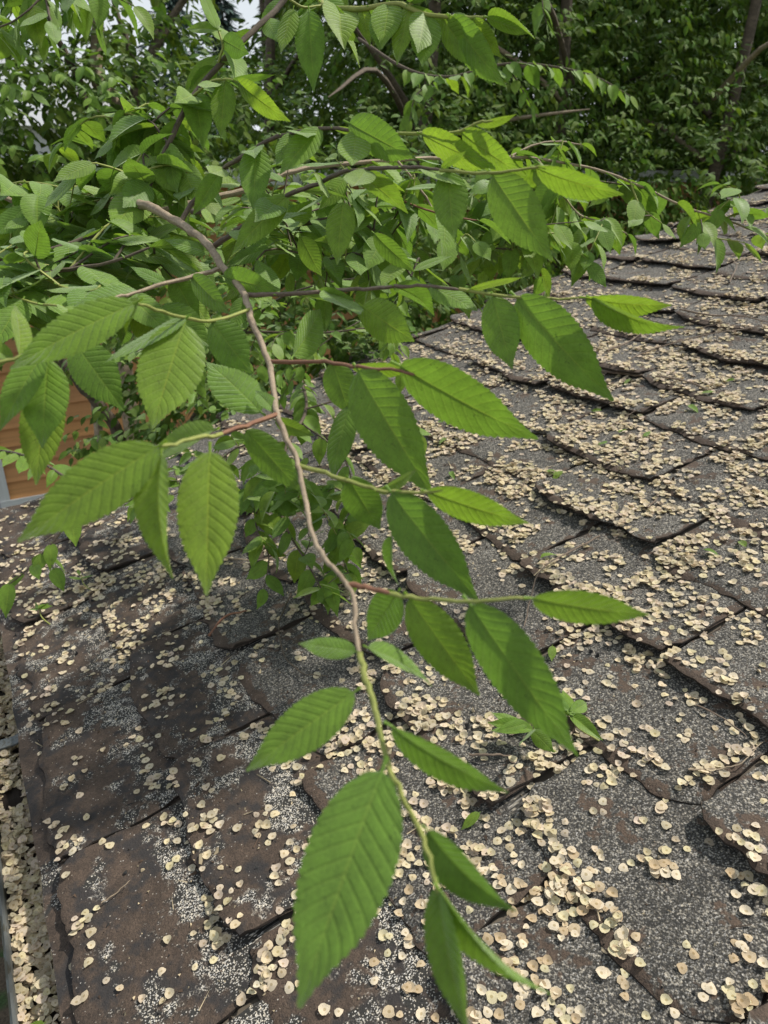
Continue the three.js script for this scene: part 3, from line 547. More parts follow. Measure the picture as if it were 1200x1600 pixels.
{
  // the hanging branch
  const g = thing('elm_branch', 'long elm branch hanging down the middle before the roof with large toothed leaves', 'branch', at(-260, 470, 1.9));
  const main = stemOf(g, 'stem', [[-260, 470, 1.9], [-110, 400, 1.3], [0, 350, 0.98], [90, 328, 0.84], [160, 318, 0.745], [205, 317, 0.69], [235, 324, 0.66], [268, 342, 0.635], [300, 362, 0.61], [328, 386, 0.59], [346, 416, 0.565], [374, 447, 0.54], [386, 472, 0.52], [393, 502, 0.50], [408, 537, 0.475], [424, 582, 0.45], [431, 640, 0.42], [445, 680, 0.40], [464, 722, 0.38], [475, 770, 0.36], [487, 830, 0.34], [505, 870, 0.33], [531, 901, 0.32], [548, 926, 0.31], [556, 985, 0.295], [566, 1040, 0.285]], 0.0062, 0.0010, M.paleBark, 10, 2.0);
  stemOf(g, 'twig', [[563, 1020, 0.288], [572, 1062, 0.28], [588, 1118, 0.27], [600, 1180, 0.26], [622, 1228, 0.25], [650, 1285, 0.24], [672, 1340, 0.232], [686, 1400, 0.226]], 0.0013, 0.0007, M.greenTwig);
  const b2 = stemOf(g, 'twig', [[284, 344, 0.635], [300, 318, 0.64], [345, 268, 0.62], [375, 248, 0.60], [415, 222, 0.58], [455, 208, 0.56], [500, 200, 0.55], [560, 206, 0.53], [610, 210, 0.52]], 0.0022, 0.0011, M.darkBark);
  const b2b = stemOf(g, 'twig', [[606, 210, 0.521], [660, 208, 0.50], [715, 207, 0.48], [745, 193, 0.47], [770, 188, 0.46]], 0.0013, 0.0007, M.greenTwig);
  const b3 = stemOf(g, 'twig', [[332, 386, 0.595], [375, 357, 0.58], [410, 335, 0.57], [450, 305, 0.55], [490, 290, 0.53], [535, 269, 0.51], [590, 264, 0.49], [640, 262, 0.47], [690, 267, 0.46]], 0.0022, 0.0010, M.darkBark);
  const b3b = stemOf(g, 'twig', [[688, 267, 0.461], [760, 271, 0.44], [830, 263, 0.42], [858, 258, 0.415]], 0.0011, 0.0006, M.greenTwig);
  stemOf(g, 'twig', [[346, 420, 0.565], [300, 432, 0.55], [258, 442, 0.53], [215, 456, 0.51], [178, 466, 0.49]], 0.0018, 0.0010, M.paleBark);
  stemOf(g, 'twig', [[390, 484, 0.51], [325, 501, 0.44], [280, 494, 0.40], [225, 478, 0.37], [206, 474, 0.36]], 0.0012, 0.0007, M.greenTwig);
  const b5 = stemOf(g, 'twig', [[383, 460, 0.53], [430, 461, 0.52], [500, 456, 0.51], [560, 452, 0.50], [610, 448, 0.49], [660, 447, 0.48], [720, 453, 0.46]], 0.0017, 0.0010, M.dryTwig);
  stemOf(g, 'twig', [[718, 453, 0.461], [790, 463, 0.44], [850, 467, 0.43], [922, 464, 0.42]], 0.0011, 0.0006, M.greenTwig);
  stemOf(g, 'twig', [[420, 566, 0.46], [470, 566, 0.44], [515, 566, 0.42], [560, 573, 0.40], [620, 579, 0.38], [648, 586, 0.37]], 0.0014, 0.0007, M.redBark);
  stemOf(g, 'twig', [[431, 648, 0.415], [392, 662, 0.38], [345, 679, 0.34]], 0.0014, 0.0011, M.redBark);
  stemOf(g, 'twig', [[347, 678, 0.342], [295, 688, 0.31], [250, 700, 0.29]], 0.0011, 0.0007, M.greenTwig);
  stemOf(g, 'twig', [[466, 728, 0.378], [530, 746, 0.36], [590, 765, 0.345], [640, 770, 0.33], [692, 768, 0.32]], 0.0012, 0.0006, M.greenTwig);
  stemOf(g, 'twig', [[546, 912, 0.314], [575, 918, 0.31], [610, 928, 0.305]], 0.0013, 0.0010, M.redBark);
  stemOf(g, 'twig', [[608, 927, 0.305], [650, 934, 0.30], [705, 939, 0.29], [765, 940, 0.28], [832, 932, 0.275]], 0.0010, 0.0006, M.greenTwig);
  const L = (...a) => nearLeaf(g, ...a);
  // base x, y, distance, tip x, y, distance, roll
  L(553, 1082, 0.275, 385, 1198, 0.265, 15, { geo: 0 }); L(612, 1135, 0.262, 772, 1264, 0.25, 62, { geo: 1 }); L(597, 1205, 0.245, 464, 1562, 0.21, 12, { geo: 0, wide: 0.92 });
  L(668, 1298, 0.24, 776, 1446, 0.225, 30, { geo: 3, wide: 0.95 }); L(684, 1385, 0.228, 702, 1612, 0.21, 55, { geo: 1 }); L(688, 1392, 0.226, 812, 1592, 0.215, 58, { geo: 3 });
  L(640, 935, 0.302, 746, 1088, 0.30, 10, { geo: 0 }); L(735, 945, 0.287, 892, 1180, 0.265, 28, { geo: 2 }); L(832, 935, 0.275, 1012, 973, 0.275, 45, { geo: 0 }); L(622, 925, 0.306, 572, 1000, 0.32, 15, { geo: 2, wide: 1.2 });
  L(575, 1012, 0.288, 686, 1050, 0.30, -50, { geo: 1 }); L(556, 1018, 0.288, 467, 1003, 0.295, 22, { geo: 2 });
  L(612, 770, 0.337, 730, 934, 0.315, 25, { geo: 1 }); L(668, 768, 0.325, 818, 826, 0.315, 42, { geo: 0, young: 1 }); L(545, 748, 0.357, 592, 828, 0.37, 8, { geo: 2, wide: 1.25 }); L(612, 838, 0.335, 602, 912, 0.34, 48, { geo: 3 });
  L(590, 765, 0.345, 660, 745, 0.36, 60, { geo: 1, young: 1 });
  L(246, 698, 0.29, 26, 836, 0.272, 22, { geo: 0, young: 1 }); L(252, 712, 0.29, 224, 884, 0.272, 40, { geo: 3, young: 1 }); L(328, 706, 0.315, 320, 914, 0.285, 8, { geo: 0, young: 1 }); L(335, 672, 0.335, 222, 700, 0.35, 50, { geo: 1 });
  L(385, 672, 0.375, 467, 767, 0.37, 12, { geo: 2 }); L(430, 656, 0.415, 484, 682, 0.41, 30, { geo: 1 });
  L(560, 580, 0.40, 652, 757, 0.365, 25, { geo: 1 }); L(625, 572, 0.378, 822, 692, 0.35, 35, { geo: 0 }); L(520, 566, 0.42, 545, 648, 0.42, 8, { geo: 2, wide: 1.3 }); L(548, 572, 0.41, 646, 588, 0.40, 65, { geo: 1, young: 1 }); L(545, 636, 0.42, 516, 744, 0.41, 25, { geo: 2 });
  L(408, 644, 0.43, 324, 560, 0.47, 20, { geo: 2 }); L(432, 646, 0.42, 398, 602, 0.43, 30, { geo: 1 });
  L(770, 464, 0.445, 797, 572, 0.43, 12, { geo: 2, wide: 1.05 }); L(808, 466, 0.437, 943, 622, 0.405, 22, { geo: 0 }); L(915, 465, 0.42, 1043, 496, 0.415, 55, { geo: 1, young: 1 }); L(925, 466, 0.42, 1037, 540, 0.40, 50, { geo: 3 });
  L(735, 452, 0.455, 820, 436, 0.45, 66, { geo: 2, young: 1 }); L(566, 478, 0.50, 642, 532, 0.48, 10, { geo: 2, wide: 1.2 }); L(458, 556, 0.47, 518, 478, 0.50, 35, { geo: 1 }); L(498, 455, 0.51, 554, 470, 0.50, 40, { geo: 2 }); L(350, 432, 0.55, 428, 456, 0.52, 30, { geo: 0 });
  L(332, 504, 0.45, 388, 580, 0.44, 8, { geo: 2, wide: 1.25 }); L(288, 506, 0.405, 238, 660, 0.37, 6, { geo: 2, wide: 1.05, young: 1 }); L(116, 534, 0.42, 186, 634, 0.41, 10, { geo: 0, wide: 1.1 });
  L(210, 474, 0.36, 12, 562, 0.345, 40, { geo: 0 }); L(216, 465, 0.362, 186, 514, 0.36, 35, { geo: 3, young: 1 }); L(290, 497, 0.405, 158, 562, 0.39, 66, { geo: 2 });
  L(700, 268, 0.458, 707, 368, 0.45, 8, { geo: 2, wide: 1.1 }); L(770, 274, 0.438, 853, 400, 0.42, 15, { geo: 0, wide: 0.95 }); L(838, 262, 0.42, 958, 320, 0.41, 52, { geo: 1, young: 1 });
  L(401, 228, 0.585, 395, 316, 0.56, 8, { geo: 0 }); L(536, 316, 0.53, 526, 403, 0.51, 10, { geo: 0 }); L(545, 192, 0.53, 642, 247, 0.50, 20, { geo: 2 }); L(660, 210, 0.50, 762, 268, 0.47, 50, { geo: 0, young: 1 }); L(722, 208, 0.48, 808, 278, 0.455, 42, { geo: 0, young: 1 });
  L(745, 194, 0.47, 805, 190, 0.465, 65, { geo: 1, young: 1 }); L(690, 262, 0.46, 728, 238, 0.45, 40, { geo: 2, young: 1 }); L(455, 208, 0.56, 432, 255, 0.55, 15, { geo: 2 }); L(500, 200, 0.55, 440, 262, 0.53, 25, { geo: 0 }); L(345, 268, 0.62, 302, 330, 0.62, 22, { geo: 1 }); L(450, 306, 0.55, 362, 388, 0.55, 30, { geo: 0 });
  L(470, 370, 0.60, 500, 430, 0.60, 20, { geo: 2, wide: 1.15 }); L(585, 365, 0.58, 640, 425, 0.58, 30, { geo: 1 }); L(330, 395, 0.6, 258, 372, 0.6, 40, { geo: 2 });
  L(258, 442, 0.53, 205, 415, 0.53, 35, { geo: 2 }); L(215, 456, 0.51, 120, 470, 0.48, 42, { geo: 0 }); L(300, 432, 0.55, 350, 488, 0.53, 30, { geo: 0 });
  leavesAlong(g, b2, 0.15, 0.98, 0.024, 0.042, { geos: HERO }); leavesAlong(g, b3, 0.12, 0.95, 0.024, 0.043, { geos: HERO }); leavesAlong(g, b5, 0.1, 0.9, 0.042, 0.045, { geos: HERO });
}
// further branches: label, base, [stem points, radius at base and end, bark, leaf gap, leaf length, options]
function leafyBranch(label, stems, o = {}) {
  const [x, y, z] = stems[0][0][0]; const g = thing('elm_branch', label, 'branch', at(x, y, z), 'elm branches among the leaves');
  const curves = []; stems.forEach(([pts, r0, r1, mat, gap, len, so], i) => { const c = stemOf(g, i ? 'twig' : 'stem', pts, r0, r1, mat || M.darkBark); if (gap) leavesAlong(g, c, so?.t0 ?? 0.05, 1, gap, len, { ...o, ...so }); curves.push(c); });
  for (const [n, box6, len, so] of o.fill || []) shoots(g, curves, n, box6, len, so);
  return g;
}
const slantBranch = leafyBranch('dark slender elm branch slanting down from the top edge to the pale stem', [
  [[[600, -420, 1.3], [520, -160, 0.95], [440, 4, 0.78], [370, 72, 0.74], [302, 150, 0.72], [264, 222, 0.71], [226, 300, 0.70], [196, 336, 0.69], [150, 365, 0.68], [95, 384, 0.66], [40, 397, 0.645], [-30, 412, 0.63]], 0.0036, 0.0013, M.darkBark, 0.034, 0.050, { t0: 0.42 }],
  [[[300, 152, 0.72], [330, 128, 0.70], [358, 124, 0.69], [372, 128, 0.685]], 0.0014, 0.0008, M.greenTwig, 0.016, 0.045],
  [[[340, 102, 0.73], [348, 70, 0.72], [340, 45, 0.715]], 0.0014, 0.0008, M.greenTwig, 0.016, 0.048],
  [[[262, 224, 0.71], [235, 190, 0.72], [200, 180, 0.73]], 0.0014, 0.0008, M.darkBark, 0.022, 0.045],
  [[[232, 290, 0.70], [212, 262, 0.69], [222, 240, 0.685]], 0.0014, 0.0008, M.greenTwig, 0.02, 0.045],
], { fill: [[7, [180, 330, 150, 260, 0.72, 0.85], 0.05, { hang: 0.8 }], [9, [40, 330, 240, 340, 0.7, 1.0], 0.05]] });
for (const a of [[352, 128, 0.695, 344, 206, 0.68, 12, { geo: 0, young: 1 }], [362, 127, 0.69, 430, 120, 0.69, 60, { geo: 2 }], [371, 128, 0.685, 443, 192, 0.67, 48, { geo: 0, young: 1 }], [348, 62, 0.72, 386, 84, 0.71, 12, { geo: 2, wide: 1.4 }], [342, 48, 0.715, 288, 36, 0.72, 50, { geo: 1, young: 1 }], [338, 92, 0.73, 285, 140, 0.73, 35, { geo: 1 }], [226, 300, 0.69, 176, 352, 0.65, 25, { geo: 2, wide: 1.2 }], [232, 288, 0.69, 196, 318, 0.66, 15, { geo: 0, wide: 1.3 }], [262, 224, 0.71, 272, 296, 0.69, 20, { geo: 0 }]]) nearLeaf(slantBranch, ...a);
leafyBranch('long elm branch reaching over the far roof toward the edge of the picture', [
  [[[250, 330, 0.78], [330, 310, 0.79], [380, 298, 0.80], [430, 277, 0.82], [470, 265, 0.84], [530, 257, 0.88], [620, 250, 0.92], [720, 246, 0.97], [800, 245, 1.0], [860, 251, 1.02], [930, 265, 1.04], [1000, 290, 1.06], [1075, 325, 1.08], [1140, 346, 1.10], [1215, 374, 1.12]], 0.0034, 0.0013, M.paleBark, 0.030, 0.052, { t0: 0.3 }],
  [[[798, 245, 1.0], [830, 228, 1.02], [870, 221, 1.03], [912, 226, 1.04]], 0.0018, 0.0009, M.paleBark, 0.022, 0.045],
  [[[840, 250, 1.01], [880, 305, 1.0], [905, 335, 1.0], [945, 348, 1.0], [985, 368, 1.0]], 0.0018, 0.0008, M.paleBark, 0.021, 0.048, { hang: 0.9 }],
  [[[760, 246, 0.98], [790, 300, 0.97], [805, 350, 0.96], [800, 390, 0.95]], 0.0018, 0.0008, M.paleBark, 0.022, 0.050, { hang: 0.9 }],
  [[[985, 284, 1.05], [1000, 320, 1.05], [1035, 350, 1.05]], 0.0014, 0.0008, M.greenTwig, 0.022, 0.05, { hang: 1 }],
  [[[1075, 325, 1.08], [1090, 360, 1.08], [1165, 380, 1.08]], 0.0014, 0.0008, M.greenTwig, 0.024, 0.05, { hang: 1 }],
  [[[1130, 342, 1.10], [1170, 330, 1.1], [1215, 325, 1.1]], 0.0014, 0.0008, M.greenTwig, 0.022, 0.05],
  [[[620, 250, 0.92], [660, 300, 0.92], [690, 350, 0.92], [720, 400, 0.92]], 0.0018, 0.0008, M.paleBark, 0.022, 0.050, { hang: 0.9 }],
], { fill: [[26, [640, 930, 290, 460, 0.9, 1.2], 0.052, { hang: 0.9 }], [8, [900, 1180, 280, 380, 1.0, 1.12], 0.05, { hang: 0.9 }]] });
const topBranch = leafyBranch('bright leafy elm branch dipping in from the top edge above the middle', [
  [[[560, -220, 0.8], [520, -70, 0.70], [505, 8, 0.62], [560, 14, 0.60], [620, 6, 0.58], [668, 22, 0.56], [735, 27, 0.55], [762, 26, 0.545]], 0.0030, 0.0010, M.greenTwig, 0.024, 0.054, { t0: 0.3, geos: HERO, young: 0.45, hang: 0.8 }],
  [[[640, 8, 0.575], [668, -30, 0.57], [720, -45, 0.565]], 0.0012, 0.0008, M.greenTwig, 0.022, 0.052, { geos: HERO, young: 0.4 }],
  [[[505, 8, 0.62], [470, 10, 0.61], [440, -12, 0.60]], 0.0012, 0.0008, M.greenTwig, 0.026, 0.054, { geos: HERO, young: 0.4, hang: 1 }],
]);
for (const a of [[483, 18, 0.61, 486, 122, 0.60, 20, { geo: 1 }], [458, 14, 0.61, 438, 78, 0.60, 25, { geo: 2, young: 1 }], [604, 6, 0.585, 592, 74, 0.58, 12, { geo: 2, wide: 1.3 }], [640, 8, 0.575, 618, 92, 0.57, 30, { geo: 0, young: 1 }], [669, 26, 0.56, 660, 95, 0.55, 8, { geo: 0, wide: 1.2 }], [690, 26, 0.56, 738, 104, 0.55, 35, { geo: 1 }], [705, 28, 0.555, 777, 134, 0.54, 40, { geo: 0 }], [738, 30, 0.55, 781, 90, 0.545, 30, { geo: 2, young: 1 }], [760, 27, 0.545, 824, 58, 0.54, 55, { geo: 0, young: 1 }], [510, 12, 0.615, 552, 64, 0.60, 35, { geo: 0 }], [566, 12, 0.60, 574, 62, 0.595, 25, { geo: 1, young: 1 }]]) nearLeaf(topBranch, ...a);
leafyBranch('leafy elm branch crossing in from the left edge below the pale house', [
  [[[-120, 280, 0.95], [-20, 298, 0.82], [30, 318, 0.81], [68, 336, 0.80], [112, 354, 0.79], [170, 372, 0.78]], 0.0036, 0.0014, M.paleBark, 0.026, 0.054],
  [[[-10, 300, 0.82], [30, 285, 0.80], [70, 288, 0.79], [120, 300, 0.78], [165, 312, 0.77]], 0.0014, 0.0008, M.greenTwig, 0.022, 0.055, { young: 0.25 }],
  [[[60, 333, 0.80], [110, 330, 0.78], [160, 318, 0.77], [205, 312, 0.76]], 0.0014, 0.0008, M.greenTwig, 0.024, 0.052],
  [[[100, 350, 0.79], [140, 400, 0.75], [190, 420, 0.72], [230, 412, 0.70]], 0.0014, 0.0008, M.greenTwig, 0.022, 0.052],
], { fill: [[36, [-30, 330, 280, 440, 0.68, 0.95], 0.052, { geos: HERO, young: 0.2 }]] });
leafyBranch('broad-leaved elm twigs crowding the left edge above the orange wall', [
  [[[-160, 430, 0.80], [-30, 440, 0.62], [40, 432, 0.61], [110, 420, 0.60], [180, 408, 0.60], [240, 385, 0.61]], 0.0028, 0.0010, M.darkBark, 0.026, 0.056, { geos: HERO }],
  [[[-20, 440, 0.62], [40, 470, 0.56], [100, 480, 0.53]], 0.0013, 0.0008, M.greenTwig, 0.028, 0.058, { geos: HERO }],
  [[[60, 430, 0.60], [120, 455, 0.57], [170, 452, 0.55]], 0.0013, 0.0008, M.greenTwig, 0.028, 0.055, { geos: HERO }],
], { fill: [[22, [-30, 300, 360, 520, 0.55, 0.8], 0.056, { geos: HERO }]] });
{
  const g = leafyBranch('yellow-green elm twig at the left edge with two broad leaves hanging side by side', [[[[-90, 590, 0.38], [-20, 570, 0.362], [30, 558, 0.365], [75, 545, 0.372], [122, 530, 0.40]], 0.0012, 0.0007, M.greenTwig]]);
  nearLeaf(g, 75, 562, 0.372, 64, 694, 0.36, 8, { geo: 2, wide: 1.05 }); nearLeaf(g, 74, 596, 0.385, 54, 748, 0.37, 12, { geo: 0, young: 1 }); nearLeaf(g, 68, 553, 0.37, -6, 654, 0.35, 40, { geo: 1 }); nearLeaf(g, 20, 560, 0.365, -60, 520, 0.36, 30, { geo: 1, young: 1 });
  nearLeaf(g, 30, 556, 0.365, 40, 470, 0.38, 50, { geo: 1, young: 1 });
}
leafyBranch('elm twigs filling the space behind the pale stem under its fork', [
  [[[420, 330, 0.95], [470, 350, 0.80], [530, 340, 0.78], [590, 362, 0.75], [625, 402, 0.72], [642, 432, 0.70]], 0.0026, 0.0010, M.darkBark, 0.024, 0.050],
  [[[470, 350, 0.80], [455, 385, 0.78], [490, 400, 0.76], [540, 410, 0.75]], 0.0013, 0.0008, M.greenTwig, 0.024, 0.048],
  [[[530, 340, 0.78], [560, 300, 0.78], [620, 312, 0.77], [690, 335, 0.76], [750, 345, 0.75]], 0.0016, 0.0008, M.redBark, 0.024, 0.050],
  [[[440, 340, 0.88], [400, 360, 0.85], [350, 380, 0.82], [300, 400, 0.80]], 0.0016, 0.0008, M.darkBark, 0.024, 0.050],
], { fill: [[32, [340, 660, 220, 470, 0.68, 1.0], 0.052, { geos: HERO, young: 0.2 }]] });
leafyBranch('shaded elm leaves high in the upper left corner', [
  [[[60, -220, 1.1], [66, -40, 0.95], [76, 20, 0.92], [80, 34, 0.91]], 0.003, 0.001, M.darkBark, 0.024, 0.050, { hang: 1 }],
  [[[70, -10, 0.93], [40, 20, 0.92], [5, 40, 0.92], [-30, 50, 0.92]], 0.0014, 0.0008, M.darkBark, 0.022, 0.056, { hang: 1 }],
  [[[66, -40, 0.95], [120, -20, 0.93], [170, -10, 0.92], [210, 10, 0.92]], 0.0014, 0.0008, M.darkBark, 0.022, 0.054, { hang: 1 }],
], { fill: [[7, [-20, 160, -40, 80, 0.9, 1.2], 0.056, { hang: 1 }]] });
leafyBranch('low leafy shoot hanging over the shingles below the pale stem', [
  [[[470, 590, 1.9], [475, 650, 1.45], [445, 705, 1.36], [432, 770, 1.32], [450, 830, 1.28], [480, 880, 1.25], [505, 925, 1.22]], 0.004, 0.0012, M.darkBark, 0.022, 0.052, { hang: 0.8, t0: 0.2 }],
  [[[470, 660, 1.43], [540, 720, 1.36], [548, 790, 1.32], [530, 850, 1.28], [545, 895, 1.26]], 0.002, 0.001, M.darkBark, 0.022, 0.052, { hang: 0.8 }],
  [[[445, 705, 1.36], [405, 760, 1.32], [400, 820, 1.30], [420, 870, 1.27], [412, 920, 1.25]], 0.002, 0.001, M.darkBark, 0.022, 0.050, { hang: 0.8 }],
  [[[475, 640, 1.48], [560, 620, 1.5], [620, 640, 1.5], [650, 680, 1.48]], 0.002, 0.001, M.darkBark, 0.024, 0.05],
  [[[455, 690, 1.38], [370, 700, 1.42], [300, 760, 1.42], [215, 790, 1.42]], 0.002, 0.001, M.darkBark, 0.024, 0.05, { hang: 0.8 }],
], { fill: [[20, [390, 570, 680, 920, 1.1, 1.35], 0.058, { hang: 0.9 }], [10, [200, 400, 680, 800, 1.3, 1.55], 0.055], [6, [560, 660, 580, 690, 1.4, 1.6], 0.05]] });
leafyBranch('shaded leafy shoot over the roof corner beside the orange wall', [
  [[[-60, 700, 1.7], [60, 720, 1.42], [120, 770, 1.36], [105, 815, 1.32], [70, 862, 1.3], [40, 892, 1.28], [-10, 930, 1.26]], 0.003, 0.001, M.darkBark, 0.026, 0.052, { hang: 0.6, t0: 0.25 }],
  [[[70, 862, 1.3], [80, 880, 1.29], [85, 890, 1.285]], 0.0012, 0.0008, M.darkBark, 0.02, 0.05],
]);
leafyBranch('deeper elm boughs between the pale stem and the far roof', [
  [[[300, 330, 1.3], [400, 330, 1.2], [520, 320, 1.12], [640, 330, 1.1], [760, 350, 1.12], [850, 370, 1.15]], 0.005, 0.0016, M.darkBark, 0.03, 0.052],
  [[[520, 320, 1.12], [600, 380, 1.1], [680, 430, 1.1], [740, 470, 1.1]], 0.002, 0.001, M.darkBark, 0.026, 0.05],
], { fill: [[34, [430, 880, 250, 450, 1.0, 1.3], 0.053, { hang: 0.8 }]] });
leafyBranch('small-leaved shoots in front of the shrub behind the pale stem', [
  [[[150, 560, 2.1], [260, 540, 1.7], [380, 520, 1.55], [500, 520, 1.5], [600, 510, 1.5]], 0.005, 0.0014, M.darkBark, 0.026, 0.044],
  [[[380, 520, 1.55], [430, 470, 1.5], [520, 440, 1.45], [640, 430, 1.42]], 0.003, 0.001, M.darkBark, 0.026, 0.044],
], { fill: [[36, [270, 640, 400, 640, 1.38, 1.75], 0.044, { hang: 0.6 }]] });
leafyBranch('pale-leaved elm sprig catching light before the dark thicket', [
  [[[560, 60, 2.6], [640, 110, 2.5], [700, 120, 2.45], [790, 100, 2.4], [870, 105, 2.38], [930, 120, 2.36], [985, 150, 2.35]], 0.006, 0.002, M.darkBark, 0.022, 0.078, { t0: 0.25, hang: 0.8 }],
  [[[690, 118, 2.46], [650, 150, 2.44], [640, 190, 2.43]], 0.003, 0.0015, M.darkBark, 0.024, 0.074, { hang: 0.9 }],
  [[[790, 100, 2.4], [810, 130, 2.4], [830, 165, 2.39]], 0.003, 0.0015, M.darkBark, 0.024, 0.074, { hang: 0.9 }],
  [[[870, -160, 2.6], [850, -40, 2.5], [848, 10, 2.48], [855, 40, 2.47]], 0.004, 0.0015, M.darkBark, 0.024, 0.074, { hang: 1, t0: 0.5 }],
]);
console.log('branches');

// ------------------------------------------------------------------ litter on the roof
const roofW = (u, v, w) => roofPoint(u, v, w);
// fallen twigs, read off along the roof
const STICKS = [
  ['thick dark twig lying across the drifts of seeds on the mid roof', [[936, 588], [1004, 596], [1060, 607], [1106, 622]], 0.0036, M.dryTwig],
  ['long bent twig on the far roof nearest the edge of the picture', [[1062, 500], [1110, 508], [1160, 508], [1212, 518]], 0.0024, M.dryTwig],
  ['pale twig on the far roof running up toward the shingle lips', [[945, 592], [1010, 562], [1080, 545], [1200, 520]], 0.0022, M.dryTwig],
  ['thin forked twig on the far roof above the thick dark twig', [[1010, 505], [1040, 515], [1080, 525], [1130, 515]], 0.0018, M.dryTwig],
  ['grey twig slanting over the shingle lips of the far roof', [[950, 560], [985, 540], [1010, 525]], 0.0028, M.dryTwig],
  ['thin twig pointing up the far roof under the hanging leaf', [[1140, 450], [1150, 425], [1140, 410]], 0.0022, M.dryTwig],
  ['slender twig leaning down past the hanging leaves on the mid roof', [[938, 846], [900, 872], [850, 912], [828, 955], [822, 992]], 0.0016, M.dryTwig],
  ['short pale twig alone on the gritty mid roof', [[1012, 806], [1030, 786]], 0.0022, M.dryTwig],
  ['thin dark twig lying on the grey shingles near the picture edge', [[1088, 1112], [1130, 1132], [1168, 1160]], 0.0011, M.dryTwig],
  ['pair of straw-coloured stems beside a seed drift near the picture edge', [[1076, 1216], [1130, 1212], [1164, 1200], [1192, 1166]], 0.0010, M.paleBark],
  ['short dark twig beside the fallen green sprig', [[738, 1198], [770, 1200], [802, 1196]], 0.0018, M.dryTwig],
  ['reddish twig on the shaded shingles below the low shoot', [[330, 1002], [358, 978], [392, 966]], 0.0026, M.redBark],
  ['thin dark twig curling down onto the shaded shingles', [[458, 934], [442, 985], [450, 1036], [480, 1064], [516, 1066]], 0.0014, M.darkBark],
  ['pale straight twig lying on the shaded roof under the low shoot', [[346, 880], [390, 884], [440, 882], [470, 862]], 0.0018, M.paleBark],
  ['fine twig on the left shingles between two worn tabs', [[168, 1424], [190, 1408], [212, 1386]], 0.0009, M.paleBark],
  ['thin twig by the far shingle edge under the drooping leaves', [[640, 602], [680, 625], [705, 655]], 0.0016, M.dryTwig],
  ['thin twig among the dense seeds of the mid roof', [[930, 690], [960, 670], [1010, 650]], 0.0013, M.dryTwig],
  ['thin bent twig in the seeds under the mid roof leaves', [[800, 790], [815, 770], [830, 752]], 0.0013, M.dryTwig],
];
for (const [label, px, r, mat] of STICKS) {
  const pts = px.map(([x, y], i) => { const [u, v] = roofHit(x, y); return roofPoint(u, v, roofTop(u, v)[0] + r + 0.004 + (i === 0 || i === px.length - 1 ? 0.001 : 0.006 * rnd())); });
  const g = tube(pts, r, r * 0.55, 6, 6, 0.2, 0.003), c = pts[0]; g.translate(-c.x, -c.y, -c.z);
  const m = part(numbered('fallen_twig'), g, mat, scene); m.position.copy(c); tag(m, label, 'twig', 'dead twigs on the roof');
}
// fallen green leaves
const FALLEN = [[856, 744, 'limp green leaf on the seeds above the drooping leaf tip'], [880, 748, 'paler of two green leaves lying together on the mid roof'], [848, 890, 'dark green leaf lying beside the slender leaning twig'], [752, 1280, 'thin green leaf lying under the hanging twig tip'], [1115, 624, 'green leaf at the end of the thick dark twig'], [1148, 602, 'green leaf half under seeds near the picture edge of the mid roof'], [1076, 642, 'flat green leaf on the seeds right of the drifts'], [950, 702, 'bright green leaf on the densest seeds'], [940, 648, 'yellowish leaf just below a lifted shingle lip'], [968, 686, 'small pale green leaf in the dense seeds'], [1006, 690, 'small green leaf scrap next to the thin twig'], [694, 668, 'small yellow-green leaf on the far shingles'], [700, 692, 'pale leaf scrap on a gritty tab'], [705, 745, 'dark leaf scrap under a shingle lip'], [1165, 865, 'green leaf scrap on the shingles near the picture edge'], [1100, 870, 'tiny green leaf scrap on the grey mid roof'], [685, 870, 'green leaf scrap beside the twig of hanging leaves'], [985, 600, 'pale green leaf scrap on the far seeds'], [865, 1020, 'green scrap of leaf on a drift in front'], [100, 1540, 'dark green leaf lying on the seeds in the gutter']];
for (const [x, y, label] of FALLEN) {
  let p, n = N; if (x === 100) { p = gutterPoint(0.62, 0.055, gutterTop(0.62, 0.055) + 0.018); n = UP; } else { const [u, v] = roofHit(x, y); p = roofPoint(u, v, roofTop(u, v)[0] + 0.007); }
  const a = rr(0, 6.28), dir = S.clone().multiplyScalar(Math.cos(a)).addScaledVector(E, Math.sin(a)).addScaledVector(n, 0.05), m = shadowed(new THREE.Mesh(pick(MID), rnd() < 0.5 ? pick(M.youngLeaf) : pick(M.leaf)));
  leafMatrix(p, dir, rr(0.022, 0.036), n.clone().add(V(rr(-0.3, 0.3), 0, rr(-0.3, 0.3))), 0.9).decompose(m.position, m.quaternion, m.scale); m.name = numbered('fallen_leaf'); scene.add(m); tag(m, label, 'leaf', 'fallen green leaves');
}
